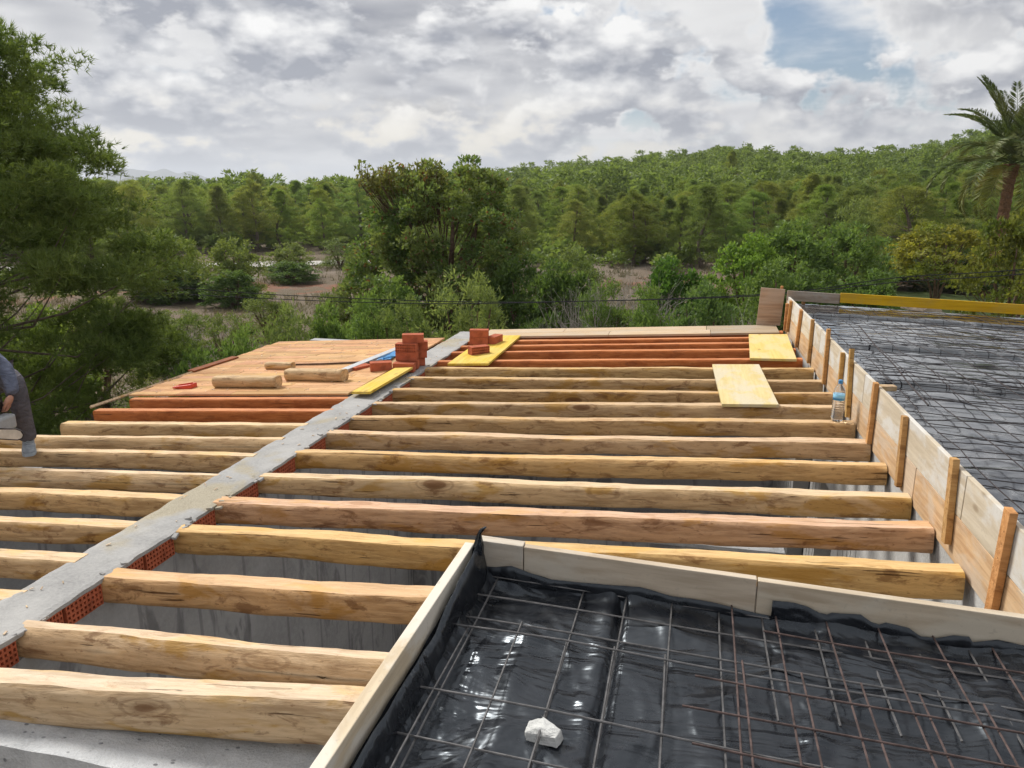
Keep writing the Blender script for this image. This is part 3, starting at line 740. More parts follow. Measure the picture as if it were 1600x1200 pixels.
# ------------------------------------------------------------------ right-hand shuttering with battens, terrace behind
ZF0, ZFM, ZF1 = 3.405, 3.632, 3.862
fw = thing('shuttering', 'long upright shuttering of cement-stained boards with nailed battens along the terrace edge', 'shuttering', (1.25, 6.4, ZF0))
def wall_board(y0, y1, z0, z1, t=.026, off=0):
    mb = MB(); a, b = xW(y0)+off, xW(y1)+off
    return mb.add([(a,y0,z0),(a+t,y0,z0),(b+t,y1,z0),(b,y1,z0),(a,y0,z1),(a+t,y0,z1),(b+t,y1,z1),(b,y1,z1)],
                  [(0,3,2,1),(4,5,6,7),(0,1,5,4),(1,2,6,5),(2,3,7,6),(3,0,4,7)])
for (a, b) in ((2.2, 4.62), (4.63, 6.58), (6.59, 8.45), (8.46, 10.46)):
    part('lower_board', wall_board(a, b, ZF0, ZFM), 'form_lower', fw, bevel=.003)
for (a, b) in ((2.2, 3.88), (3.89, 6.02), (6.03, 7.92), (7.93, 10.46)):
    part('upper_board', wall_board(a, b, ZFM+.004, ZF1+rng.uniform(-.006, .008), .026, -.001), 'form_upper', fw, bevel=.003)
bat = [((1548,958),(1580,797),.032), ((1478,848),(1492,716),.028), ((1403,760),(1414,650),.026), ((1357,692),(1369,598),.026),
       ((1324,652),(1331,545),.026), ((1312,600),(1317,551),.022), ((1287,600),(1295,514),.024), ((1263,567),(1270,499),.024),
       ((1244,542),(1252,484),.022), ((1226,517),(1230,474),.020), ((1230,518),(1236,470),.020), ((1217,502),(1222,447),.022)]
wn = Vector((1, .0285, 0)).normalized(); wp = Vector((xW(6)-.02, 6, 3.5))
for (q0, q1, hw) in bat:
    a = on_plane(*q0, wp, wn); b = on_plane(*q1, wp, wn); a.z = max(a.z, ZF0-.04)
    d = b-a; n = d.normalized(); s = n.cross(wn).normalized()
    mb = MB().obox((a+b)/2, n*(d.length/2), s*hw, wn*.016)
    part('batten', mb, 'batten_timber', fw, color=(rng.uniform(.85, 1.1), rng.uniform(.8, 1.0), rng.uniform(.75, .95)), bevel=.002)
ep = thing('end_board', 'brown upright board closing the far end of the shuttering', 'board', (.95, 10.52, 3.46))
part('panel', MB().add([(.775,10.50,3.46),(1.075,10.50,3.46),(1.10,10.50,3.935),(.80,10.50,3.95),(.775,10.527,3.46),(1.075,10.527,3.46),(1.10,10.527,3.935),(.80,10.527,3.95)],
     [(0,1,2,3),(5,4,7,6),(0,4,5,1),(1,5,6,2),(2,6,7,3),(3,7,4,0)]), 'old_plank', ep, color=(1.15, 1.0, .9))
part('cleat', MB().box(.86, .90, 10.528, 10.556, 3.47, 3.9), 'batten_timber', ep)
gb = thing('edge_board', 'weathered grey board at the far terrace edge beside the yellow one', 'board', (1.4, 10.34, 3.8))
part('plank', MB().obox((1.425, 10.34, 3.868), (.315, 0, -.012), (0, .014, 0), (0, 0, .062)), 'old_plank', gb)
part('cleat', MB().box(1.3, 1.34, 10.355, 10.38, 3.73, 3.91), 'batten_timber', gb)
yb = thing('yellow_edge_board', 'long bright yellow board along the far edge of the terrace', 'board', (3.3, 10.33, 3.8))
part('plank', MB().obox((3.30, 10.325, 3.815), (1.555, 0, -.058), (0, .014, 0), (0, 0, .060)), 'yellow_deep', yb)
part('plank', MB().obox((6.2, 10.325, 3.705), (1.34, 0, -.045), (0, .014, 0), (0, 0, .060)), 'yellow_deep', yb)
ts = thing('terrace_slab', 'concrete terrace deck under the black sheeting right of the shuttering', 'terrace', (4.3, 6, -.3))
part('deck', MB().add([(xW(2.2)+.215,2.2,3.42),(7.4,2.2,3.42),(7.4,10.30,3.42),(xW(10.3)+.215,10.30,3.42),(xW(2.2)+.215,2.2,3.64),(7.4,2.2,3.64),(7.4,10.30,3.64),(xW(10.3)+.215,10.30,3.64)],
     [(0,3,2,1),(4,5,6,7),(0,1,5,4),(1,2,6,5),(2,3,7,6),(3,0,4,7)]), 'pale_concrete', ts)
part('end_wall', MB().box(1.6, 7.3, 10.05, 10.25, -.3, 3.415), 'pale_concrete', ts)
part('side_wall', MB().box(7.1, 7.3, 2.3, 10.04, -.3, 3.415), 'pale_concrete', ts)

def film_height(X, Y, seed, amp, fx=1.0, fy=1.0):
    w1 = np.abs(fbm(X*2.1*fx + .5*fbm(X, Y, seed, 2), Y*1.6*fy, seed+1, 3)); w2 = fbm(X*4*fx, Y*4*fy, seed+3, 2); w3 = 1 - np.abs(pnoise(X*1.1*fx + Y*.7, Y*1.3*fy - X*.35, seed+6))
    w4 = 1 - np.abs(pnoise(X*1.9*fx - Y*1.1 + 4, Y*1.0*fy + X*1.2, seed+9)); w5 = 1 - np.abs(pnoise(X*3.1*fx + 2, Y*2.2*fy + X*.8, seed+12))
    return amp*(.9*w1 + .30*w2 + .9*np.clip(w3-.86, 0, 1)*6 + np.clip(w4-.90, 0, 1)*4.5 + np.clip(w5-.92, 0, 1)*2.5)
def grid_faces(nx, ny):
    i = np.arange(nx-1)[:, None]; j = np.arange(ny-1)[None, :]
    return np.stack([i*ny+j, (i+1)*ny+j, (i+1)*ny+j+1, i*ny+j+1], -1).reshape(-1, 4)
def build_terrace_film():
    nx, ny = 190, 300; a = np.linspace(0, 1, nx)[:, None]; Y = np.linspace(2.25, 10.29, ny)[None, :] + 0*a
    X0 = 1.335 - (Y-3)*.0285 + .036; X = X0 + (7.3-X0)*a**1.35
    tilt = -.037*np.clip(X-1.7, 0, 9)
    Z = 3.775 + tilt + film_height(X, Y, 4, .010, .5, 1.0)
    # transverse folds where the lengths of film overlap
    for yf, k in ((9.35, .030), (7.55, .030), (6.1, .026)):
        yy = yf + .10*(X-1.3)*.3 + .05*fbm(X*1.1, X*0+yf, 2, 3); Z = Z + k*np.exp(-((Y-yy)/.05)**2) - k*.8*np.exp(-((Y-yy+.09)/.05)**2)
    V = np.stack([X, Y, Z], -1).reshape(-1, 3)
    me = npmesh('plastic_sheet', V, grid_faces(nx, ny), True)
    o = obj('plastic_sheet', rebase(me, (4.3, 6.3, 3.7)), 'black_film_far', loc=(4.3, 6.3, 3.7))
    tag(o, 'shiny black plastic sheeting spread over the terrace right of the shuttering', 'plastic sheet')
build_terrace_film()
def wavy_bar(p0, p1, r, seed, amp=.004, step=.35, n=6):
    p0 = Vector(p0); p1 = Vector(p1); L = (p1-p0).length; m = max(2, int(L/step)+1); pts = []
    for i in range(m+1):
        t = i/m; p = p0.lerp(p1, t); pts.append((p.x + amp*float(pnoise(t*L*1.3, seed*3.3, 1)), p.y + amp*float(pnoise(t*L*1.3, seed*3.3, 5)), p.z + amp*1.5*float(pnoise(t*L*1.3, seed*3.3, 9))))
    return MB().tube(pts, r, n)
tm = thing('rebar_mesh', 'dark steel reinforcing mesh laid over the terrace sheeting', 'rebar mesh', (3.5, 6.4, 3.8))
def ztm(x): return 3.808 - .037*max(0, x-1.7)
s_ = 0
for (ya, yb, sk) in ((2.42, 6.45, -.045), (6.1, 10.15, -.010)):
    y = ya
    while y < yb:
        s_ += 1
        part('bar', wavy_bar((xW(y)+.05+rng.uniform(0, .1), y, ztm(1.3)), (6.2, min(10.25, y+sk*4.5+rng.uniform(-.03, .03)), ztm(6.2)), .0030, s_, .028, .3, 5), 'steel_dark', tm)
        y += .15 + rng.uniform(-.006, .006)
    for k in range(24):
        x = 1.45 + k*.20 + rng.uniform(-.01, .01)
        part('bar', wavy_bar((x, ya-.05, ztm(x)+.008), (x-.045*(yb-ya) - (sk+.01)*(yb-ya), yb+.05, ztm(x)+.008), .0030, 200+k+int(ya*10), .028, .3, 5), 'steel_dark', tm)
for k, (x0, y0, x1, y1) in enumerate(((1.42, 3.0, 3.4, 5.3), (2.2, 3.2, 4.2, 6.6), (1.5, 5.3, 1.62, 8.4), (2.0, 4.1, 5.2, 4.6), (2.6, 6.4, 5.4, 6.0))):
    part('loose_bar', wavy_bar((x0, y0, ztm(x0)+.03), (x1, y1, ztm(x1)+.03), .006, 300+k, .01), 'steel_dark', tm)
off = tag(obj('timber_offcut', MB().obox((0,0,0), (.055,.01,0), (-.006,.03,0), (0,0,.018)), 'peeled_shaded_timber', loc=(on_z(1386, 606, 3.845).x, on_z(1386, 606, 3.845).y, 3.845), bevel=.004), 'small timber offcut on the sheeting edge behind the fourth batten', 'offcut')

# ------------------------------------------------------------------ near slab: shuttering, film, mesh
ZS = 3.80; ZB = 3.955                            # film level, board top
def fy(x): return 2.475 - .064*(x+.73)           # line of the far board (inner face)
ns = thing('near_slab_wall', 'grey concrete support under the near black slab', 'wall', (.25, 1.0, -.3))
part('wall_body', MB().add([(-.79,-.6,-.3),(1.30,-.6,-.3),(1.30,2.05,-.3),(-.79,2.05,-.3),(-.79,-.6,3.72),(1.30,-.6,3.72),(1.30,fy(1.3)-.01,3.72),(-.79,fy(-.79)-.01,3.72)],
     [(0,3,2,1),(4,5,6,7),(0,1,5,4),(1,2,6,5),(2,3,7,6),(3,0,4,7)]), 'board_concrete', ns)
sb = thing('side_board', 'pale wooden board edging the left side of the near black slab', 'board', (-.77, 1.0, 3.70))
part('plank', MB().add([(-.790,-.55,3.70),(-.755,-.55,3.70),(-.735,2.455,3.70),(-.770,2.455,3.70),(-.790,-.55,ZB),(-.755,-.55,ZB),(-.735,2.455,ZB),(-.770,2.455,ZB)],
     [(0,3,2,1),(4,5,6,7),(0,1,5,4),(1,2,6,5),(2,3,7,6),(3,0,4,7)]), 'form_upper', sb, color=(1.15,1.1,1.02), bevel=.003)
part('stake', MB().box(-.835, -.793, .9, .945, 3.3, 3.94), 'batten_timber', sb)
fb = thing('far_board', 'pale grey timber board with two joints edging the far side of the near black slab', 'board', (.3, 2.45, 3.70))
def fboard(x0, x1, z1, t=.03, o=0):
    a, b = fy(x0)+o, fy(x1)+o
    return MB().add([(x0,a,3.69),(x1,b,3.69),(x1,b+t,3.69),(x0,a+t,3.69),(x0,a,z1),(x1,b,z1),(x1,b+t,z1),(x0,a+t,z1)], [(0,3,2,1),(4,5,6,7),(0,1,5,4),(1,2,6,5),(2,3,7,6),(3,0,4,7)])
part('plank', fboard(-.735, -.556, ZB+.004, .045, -.004), 'form_x', fb, color=(1.02,1.02,1.02), bevel=.003)
part('plank', fboard(-.553, .244, ZB), 'form_x', fb, color=(1.10,1.06,1.0), bevel=.003)
part('plank', fboard(.248, 1.335, ZB-.004), 'form_x', fb, color=(1.10,1.06,.98), bevel=.003)

def build_near_film():
    nx, ny = 170, 240; a = np.linspace(0, 1, nx)[:, None]; b = np.linspace(0, 1, ny)[None, :]
    X = -.728 + (1.345+.728)*a + 0*b; Yf = 2.462 - .064*(X+.73); Y = -.55 + (Yf+.55)*b
    Z = ZS - .012 + film_height(X, Y, 11, .025, .65, .65)
    xf = -.20 - .02*(Y-2.0) + .012*pnoise(Y*2, Y*0, 3)              # fold where two lengths overlap
    Z = Z - .030*np.exp(-((X-xf-.014)/.013)**2) + .010*np.exp(-((X-xf+.03)/.03)**2) + .008*(X > xf+.02)
    # film climbs the side board on the left and the far board behind
    Z = Z + .011*np.abs(fbm(X*7, Y*7, 21, 3))*np.clip((X-.12)/.25, 0, 1)
    up_l = np.clip(1-(X+.728)/.085, 0, 1); Z = Z + .100*up_l**1.6*(1+.10*fbm(Y*4, Y*0, 6, 3))
    up_f = np.clip(1-(Yf-Y)/.05, 0, 1); Z = Z + .022*up_f**1.5
    V = np.stack([X, Y, Z], -1).reshape(-1, 3)
    t = thing('plastic_sheet', 'wrinkled shiny black plastic sheet lining the near slab in the foreground', 'plastic sheet', (.3, 1.2, 3.78))
    part('sheet', npmesh('sheet', V, grid_faces(nx, ny), True), 'black_film', t)
    # torn upstand against the far board; outline read from the photo, laid on the board's face
    p0 = Vector((-.73, 2.475-.012, 0)); n = Vector((.064, 1, 0)).normalized()
    outl = [(744,843),(749,868),(754,884),(775,886),(800,884),(826,894),(862,905),(930,912),(1000,917),(1052,931),(1120,942),(1183,958),(1205,962),(1207,938),(1240,941),(1262,947),(1280,957),(1292,960),(1300,957),(1345,960),(1362,972),(1374,976),(1384,973),(1420,980),(1438,993),(1462,997),(1490,992),(1514,994),(1520,1003),(1558,1000),(1600,1008),(1660,1018)]
    pts = [on_plane(q[0], q[1], p0, n) for q in outl]
    top = []
    for i, (p, q) in enumerate(zip(pts[:-1], pts[1:])):
        m = max(2, int((q-p).length/.012))
        for k in range(m): top.append(p.lerp(q, k/m))
    top.append(pts[-1]); V = []; N = 5
    for i, p in enumerate(top):
        zb = ZS - .005
        for k in range(N):
            f = k/(N-1); bul = .004*math.sin(math.pi*f) + .003*float(pnoise(p.x*16, f*2, 3)) + (.005*float(pnoise(p.x*9, 2, 8)) if k == N-1 else 0)
            q = Vector((p.x, p.y, lerp(zb, min(p.z, ZB+.05), f))) - n*(bul+.002); V.append(q)
    Fq = [(i*N+k, (i+1)*N+k, (i+1)*N+k+1, i*N+k+1) for i in range(len(top)-1) for k in range(N-1)]
    o = part('torn_upstand', MB().add(V, Fq), 'black_film', t, smooth=True)
    s = o.modifiers.new('thick', 'SOLIDIFY'); s.thickness = .0012
    # upstand against the left board: lower towards the camera, a gathered tip in the far corner
    V = []; m = 90
    for i in range(m+1):
        y = lerp(-.5, 2.45, i/m); x = -.753 + .0067*(y+.55) + .022
        h = ZB - .060 + .052*min(1, max(0, (y-1.95)/.25)) + .008*float(pnoise(y*5, 1, 1))
        if y > 2.28: h = ZB + .0 + .02*(y-2.28)/.17
        for k in range(N):
            f = k/(N-1); V.append((x + .030*(1-f) + .006*math.sin(f*3.1) + .005*float(pnoise(y*11, f*2, 4)), y, lerp(ZS-.004, h, f)))
    Fq = [(i*N+k, (i+1)*N+k, (i+1)*N+k+1, i*N+k+1) for i in range(m) for k in range(N-1)]
    o = part('side_upstand', MB().add(V, Fq), 'black_film', t, smooth=True); s = o.modifiers.new('thick', 'SOLIDIFY'); s.thickness = .0012
    tip = MB()
    for k, (dx, dz, r) in enumerate(((0, -.03, .028), (.002, .0, .026), (.004, .025, .018), (.006, .048, .010), (.016, .066, .012), (.03, .078, .007))):
        for j in range(8):
            a = j*math.pi/4; rr = r*(1 + (.35 if j % 2 else -.25)); tip.v.append((-.716+dx+rr*math.cos(a)*.7, 2.432+rr*math.sin(a)*.5, ZB+dz))
    for k in range(5):
        for j in range(8): tip.f.append((k*8+j, k*8+(j+1) % 8, (k+1)*8+(j+1) % 8, (k+1)*8+j))
    tip.f.append(tuple(range(40, 48)))
    part('gathered_tip', tip, 'black_film', t, smooth=True)
build_near_film()

ZM = ZS + .022
nm = thing('rebar_mesh', 'grey welded steel mesh lying on the near black sheet', 'rebar mesh', (.2, 2.1, ZM))
for k, x in enumerate((-.755+.045, -.646, -.33, -.18, -.024, .13, .27, .428, .572, .722, .868, 1.01, 1.16)):
    y1 = fy(x) - .006; y0 = 1.90 if x > .2 else -.4
    part('bar', wavy_bar((x+.006, y0+rng.uniform(-.05, .04), ZM), (x, y1-rng.uniform(0, .02), ZM+.004), .0033, 400+k, .006, .2), 'steel_grey', nm)
for k, (y, x0, x1) in enumerate(((2.462, -.70, 1.3), (2.325, -.69, 1.3), (2.178, -.70, 1.3), (1.60, -.70, .9), (1.44, -.7, .9), (1.29, -.7, .9), (1.0, -.7, .9))):
    part('bar', wavy_bar((x0, y-.006, ZM+.007), (x1, y-.064*(x1-x0), ZM+.007), .0033, 430+k, .006, .2), 'steel_grey', nm)
nm2 = thing('rebar_mesh', 'second overlapping grey mesh sheet with loose ends at left of the near slab', 'rebar mesh', (-.3, 1.5, ZM+.012))
for k, x in enumerate((-.655, -.49, -.335, -.185, -.03)):
    part('bar', wavy_bar((x+.01, -.4, ZM+.016), (x, 2.10 if k != 1 else 2.17, ZM+.016), .0033, 460+k, .008, .2), 'steel_grey', nm2)
for k, (y, x0) in enumerate(((2.095, -.727+.02), (1.772, -.708))):
    part('bar', wavy_bar((x0, y, ZM+.022), (.98, y-.064*1.5, ZM+.022), .0033, 470+k, .010, .2), 'steel_grey', nm2)
nm3 = thing('rebar_mesh', 'rusty brown mesh sheet overlapping at the right of the near slab', 'rebar mesh', (.8, 2.0, ZM+.02))
for k, (x, y) in enumerate(((.168, 2.46), (.309, 2.455), (.464, 2.44), (.62, 2.43), (.778, 2.41), (.932, 2.415), (.191, 2.10), (.354, 2.08), (.512, 2.07), (.657, 2.06), (.817, 2.05), (1.085, 2.40), (1.0, 2.06))):
    part('bar', wavy_bar((x+.02, -.3, ZM+.022), (x, y, ZM+.026), .0031, 500+k, .008, .2), 'steel_rust', nm3)
for k, (y, x0) in enumerate(((2.272, .262), (1.993, .06), (1.85, .025), (1.70, .05), (1.54, .06))):
    part('bar', wavy_bar((x0, y, ZM+.032), (1.25, y-.07*(1.25-x0), ZM+.032), .0031, 520+k, .008, .2), 'steel_rust', nm3)
def build_stone():
    bm = bmesh.new(); c = on_z(850, 1150, ZS+.01)
    pts = [(-.062,-.026,0),(.058,-.036,0),(.072,.012,0),(-.022,.046,0),(-.068,.022,0),(-.066,-.020,.030),(.048,-.030,.034),(.062,.006,.038),(-.012,.040,.044),(-.062,.024,.036),(.0,-.004,.046)]
    for p in pts: bm.verts.new((p[0]*.72, p[1]*.9, p[2]*.8))
    bmesh.ops.convex_hull(bm, input=bm.verts); bmesh.ops.triangulate(bm, faces=bm.faces); bmesh.ops.subdivide_edges(bm, edges=bm.edges, cuts=4, use_grid_fill=True)
    for v in bm.verts: v.co += Vector((float(pnoise(v.co.x*60, v.co.y*60, v.co.z*60)), float(pnoise(v.co.x*60+9, v.co.y*60, v.co.z*60)), float(fbm(v.co.x*70, v.co.y*70+5, v.co.z*70, 2))))*.0035
    me = bpy.data.meshes.new('stone_piece'); bm.to_mesh(me); bm.free()
    o = obj('stone_piece', me, 'white_stone', loc=(c.x, c.y, ZS+.004), bevel=.0025)
    tag(o, 'broken white stone piece lying on the near black sheet', 'stone')
build_stone()

# ------------------------------------------------------------------ loose things on the roof
NL = Vector((-.0667, 0, 1)).normalized(); PLP = Vector((XR0, 0, ZR+.028))
NR = Vector((-.0588, 0, 1)).normalized(); PRP = Vector((XR1, 0, ZR))
def onL(x, y, up=0): return on_plane(x, y, PLP + Vector((0,0,up)), NL)
def onR(x, y, up=0): return on_plane(x, y, PRP + Vector((0,0,up)), NR)

def log_mesh(L, r, seed, half=False):
    mb = MB(); m = 22; n = 18
    for i in range(m):
        x = -L/2 + L*i/(m-1); k = 1 + .08*float(fbm(x*4+seed, seed, 1, 3))
        for j in range(n):
            t = 2*math.pi*j/n; c, s = math.cos(t), math.sin(t); q = k*(1 + .05*float(pnoise(x*5+seed, c*2, s*2)))
            zz = r*s*q
            if zz > r*.72: zz = r*.72                     # flattened side, as on the hewn beams
            mb.v.append((x, r*c*q, zz if not half else max(zz, -r*.2)))
    for i in range(m-1):
        for j in range(n): mb.f.append((i*n+j, (i+1)*n+j, (i+1)*n+(j+1) % n, i*n+(j+1) % n))
    k = len(mb.v)
    mb.f.append(tuple(range(n))); mb.f.append(tuple(range((m-1)*n, m*n))[::-1])
    me = mb.mesh('log_offcut'); me.polygons.foreach_set('use_smooth', [True]*(len(me.polygons)-2) + [False]*2); return me
for (q0, q1, r, seed, lab) in (((335,606),(432,607),.077,3,'cut log lying nearest the front edge of the plank deck'),
                               ((448,595),(536,597),.079,7,'cut log with its sawn end facing right on the plank deck'),
                               ((416,577),(456,578),.052,12,'small rounded log end behind the two larger logs')):
    a = onL(*q0); b = onL(*q1); c = (a+b)/2; d = b-a; d.y *= .9
    o = obj('log_offcut', log_mesh(d.length, r, seed), 'peeled_shaded_timber', color=(1.0, .95, .84))
    o.location = (c.x, c.y+r*.6, c.z+r*.86); o.rotation_euler = (0, -math.atan2(d.z, d.xy.length), math.atan2(d.y, d.x))
    tag(o, lab, 'log', 'log offcuts on the plank deck')
a = onL(456,573); b = onL(575,567)
tag(obj('thin_stick', rebase(MB().tube([a+Vector((0,.03,.018)), a.lerp(b,.5)+Vector((0,0,.014)), b+Vector((0,0,.012))], .012, 6), a), 'bark_brown', loc=a), 'thin dark stick running from the small log across the plank deck', 'stick')
a = onL(538,582); b = onL(624,547); d = (b-a); s = Vector((d.y, -d.x, 0)).normalized()
t = thing('straightedge', 'long grey aluminium straightedge lying on the plank deck', 'straightedge', (a.x, a.y, a.z))
part('bar', MB().obox((a+b)/2 + Vector((0,0,.022)), d/2, s*.045, (0,0,.018)), 'aluminium', t, bevel=.003)
part('end_cap', MB().obox(a - d.normalized()*.004 + Vector((0,0,.022)), d.normalized()*.004, s*.046, (0,0,.019)), 'grey_plastic', t)

def flat_board(corners, t, mat, name, lab, color=(1,1,1)):
    """board lying on the beams: four top corners, thickness t downwards"""
    c = sum(corners, Vector())/4; top = [p-c for p in corners]; bot = [p-c-Vector((0,0,t)) for p in corners]
    o = obj(name, MB().add(bot+top, [(3,2,1,0),(4,5,6,7),(0,1,5,4),(1,2,6,5),(2,3,7,6),(3,0,4,7)]), mat, loc=c, color=color, bevel=.002)
    return tag(o, lab, 'board', 'yellow shuttering boards on the roof')
def rect_on(f, q, w, L, up, skew=0):
    """rectangle w x L with its near left corner at photo pixel q on surface f, running away from the camera"""
    p = f(q[0], q[1], up); ax = Vector((1, 0, .0588 if f is onR else .0667)); ay = Vector((skew, 1, 0)).normalized()
    return [p, p+ax*w, p+ax*w+ay*L, p+ay*L]
flat_board(rect_on(onL, (549,612), .20, 1.12, .03, .02), .026, 'yellow_board', 'yellow_board', 'narrow yellow board lying left against the dividing wall')
flat_board(rect_on(onR, (699,568), .49, 1.78, .034, -.015), .027, 'yellow_board', 'yellow_board', 'bright yellow board carrying three bricks right of the dividing wall')
flat_board([onR(1172,559.5,.035), onR(1245,561,.035), onR(1230,522,.035), onR(1170,522,.035)], .027, 'yellow_pale', 'yellow_board', 'clean pale yellow panel on the red beams beside the shuttering', (1.08,1.0,.70))
flat_board([onR(1128,631,.035), onR(1217,632,.035), onR(1186,569,.035), onR(1113,569,.035)], .027, 'yellow_pale', 'yellow_board', 'cement-smeared yellow panel lying across the unpainted beams')

def brick(loc, rz, label, me=BRICK_LOW, tilt=(0, 0), group='loose clay bricks on the roof', col=(1,1,1)):
    o = obj('clay_brick', me, None, loc=loc, color=col); o.rotation_euler = (tilt[0], tilt[1], rz); return tag(o, label, 'brick', group)
# stack beside the dividing wall (left)
st = Vector((-3.16, 8.0, ZR+.010))
FRONT = -math.pi/2 + .12        # perforated face towards the camera
G2 = 'brick pile on the dividing wall'
brick(st + Vector((.0, -.10, 0)), FRONT, 'lowest front brick of the pile on the dividing wall', BRICK_SOLID, group=G2)
brick(st + Vector((-.015, .06, 0)), FRONT+.05, 'lowest middle brick of the pile on the dividing wall', BRICK_SOLID, group=G2)
brick(st + Vector((-.02, .045, .097)), FRONT, 'second-course brick with plain face in the pile on the dividing wall', BRICK_SOLID, group=G2)
brick(st + Vector((-.022, .05, .194)), FRONT-.04, 'brick with its perforated face towards camera high in the pile on the dividing wall', BRICK_LOW, group=G2)
brick(st + Vector((.0, .20, .0)), FRONT+.5, 'lowest rear brick of the pile on the dividing wall', BRICK_SOLID, group=G2)
brick(st + Vector((.03, .20, .097)), FRONT+.35, 'second-course rear brick of the pile on the dividing wall', BRICK_SOLID, group=G2)
brick(st + Vector((.045, .21, .194)), FRONT+.25, 'third-course rear brick of the pile on the dividing wall', BRICK_SOLID, group=G2)
brick(st + Vector((.03, .12, .291)), FRONT+.2, 'topmost brick crowning the pile on the dividing wall', BRICK_SOLID, group=G2)
p = onL(592, 580); brick((p.x, p.y+.06, p.z), FRONT+.35, 'single brick standing on the plank deck by the narrow yellow board', BRICK_SOLID)
p = onL(560, 577); brick((p.x, p.y+.05, p.z-.062), FRONT+1.0, 'thin broken brick piece lying by the straightedge', BRICK_SOLID)
p = onR(746, 554, .034); brick((p.x, p.y+.06, p.z), FRONT+.62, 'front brick with perforated side on the bright yellow board', BRICK_LOW)
p = onR(748, 540, .034); brick((p.x-.02, p.y+.10, p.z), FRONT+.0, 'lower rear left brick on the bright yellow board', BRICK_SOLID)
brick((p.x-.02, p.y+.10, p.z+.097), FRONT+.08, 'upper rear left brick on the bright yellow board', BRICK_SOLID)
p = onR(771, 537, .034); brick((p.x+.0, p.y+.07, p.z), FRONT+1.25, 'rear right brick on the bright yellow board', BRICK_SOLID)

chips = MB(); rc_ = random.Random(8)
for k in range(210):
    if k % 5: x, y = rc_.uniform(-5.7, -3.4), rc_.uniform(6.85, 9.6); z = zL(x)+.031
    else: x, y = rc_.uniform(-3.26, -3.02), rc_.uniform(2.2, 10.2); z = ZR+.008
    a = rc_.uniform(0, 3.1); l, w_ = rc_.uniform(.003, .016), rc_.uniform(.002, .005); chips.obox((x, y, z+.003), (math.cos(a)*l, math.sin(a)*l, rc_.uniform(0, .004)), (-math.sin(a)*w_, math.cos(a)*w_, 0), (0, 0, .002))
tag(obj('wood_chips', chips, 'hewn_lit_timber'), 'scattered pale wood chips and splinters on deck and wall top', 'wood chips', kind='stuff')

def crumple(name, c, sx, sy, mat, label, cat, seed, h=.02):
    n = 16; X, Y = np.meshgrid(np.linspace(-sx/2, sx/2, n), np.linspace(-sy/2, sy/2, n), indexing='ij')
    X2 = X + .03*fbm(X*6, Y*6, seed, 2); Y2 = Y + .03*fbm(X*6, Y*6, seed+3, 2); Z = h*(1+.9*fbm(X*7, Y*7, seed+5, 3)) + X*.0667
    o = obj(name, npmesh(name, np.stack([X2, Y2, Z], -1).reshape(-1, 3), grid_faces(n, n), True), mat, loc=c)
    m = o.modifiers.new('thick', 'SOLIDIFY'); m.thickness = .004
    return tag(o, label, cat)
p = onL(611, 558); crumple('plastic_bag', p, .17, .55, 'blue_plastic', 'crumpled bright blue bag beside the straightedge', 'bag', 5)
p = onL(588, 567)
t = thing('trowel', 'small dark trowel with blue grip beside the straightedge', 'trowel', p)
part('blade', MB().obox(p+Vector((0,.0,.02)), (.05,.08,.003), (.03,-.02,0), (0,0,.004)), 'steel_dark', t)
part('grip', MB().tube([p+Vector((.06,.09,.03)), p+Vector((.13,.2,.04))], .018, 8), 'blue_plastic', t)
p = onL(288, 607)
t = thing('red_wedge', 'small bright red plastic wedge on the front left corner of plank deck', 'wedge', p)
part('body', MB().add([p+Vector(v) for v in ((-.12,-.04,0),(.10,-.02,0),(.10,.09,0),(-.12,.07,0),(-.12,-.04,.018),(.10,-.02,.055),(.10,.09,.055),(-.12,.07,.018))], [(0,3,2,1),(4,5,6,7),(0,1,5,4),(1,2,6,5),(2,3,7,6),(3,0,4,7)]), 'red_plastic', t, bevel=.006)
part('rib', MB().add([p+Vector(v) for v in ((-.08,.015,.02),(.09,.025,.05),(.09,.035,.05),(-.08,.03,.02),(-.08,.015,.035),(.09,.025,.068),(.09,.035,.068),(-.08,.03,.035))], [(0,3,2,1),(4,5,6,7),(0,1,5,4),(1,2,6,5),(2,3,7,6),(3,0,4,7)]), 'red_plastic', t)

def build_bottle():
    p = onR(1307, 657, .006)
    t = thing('water_bottle', 'clear plastic water bottle with blue label and cap standing on a beam end', 'bottle', (p.x, p.y+.0, p.z))
    prof = [(.030,0),(.040,.004),(.044,.014)]
    z = .02
    for k in range(8): prof += [(.0445, z), (.0445, z+.010), (.0415, z+.0135), (.0445, z+.017)]; z += .0175
    prof += [(.0445,.165),(.0425,.168),(.0425,.218),(.0445,.221),(.044,.232),(.038,.252),(.027,.275),(.018,.292),(.0145,.300),(.0145,.314)]
    o = obj('bottle_body', MB().lathe(prof, 28), 'bottle_pet', t, smooth=True)
    obj('label', MB().lathe([(.0432,.170),(.0436,.1701),(.0436,.2158),(.0432,.216)], 28), 'bottle_label', t, smooth=True)
    obj('cap', MB().lathe([(.0155,.305),(.0170,.306),(.0170,.324),(.015,.3265)], 20), 'blue_plastic', t)
    obj('neck_ring', MB().lathe([(.0148,.298),(.018,.299),(.018,.302),(.0148,.303)], 20), 'blue_plastic', t)
build_bottle()

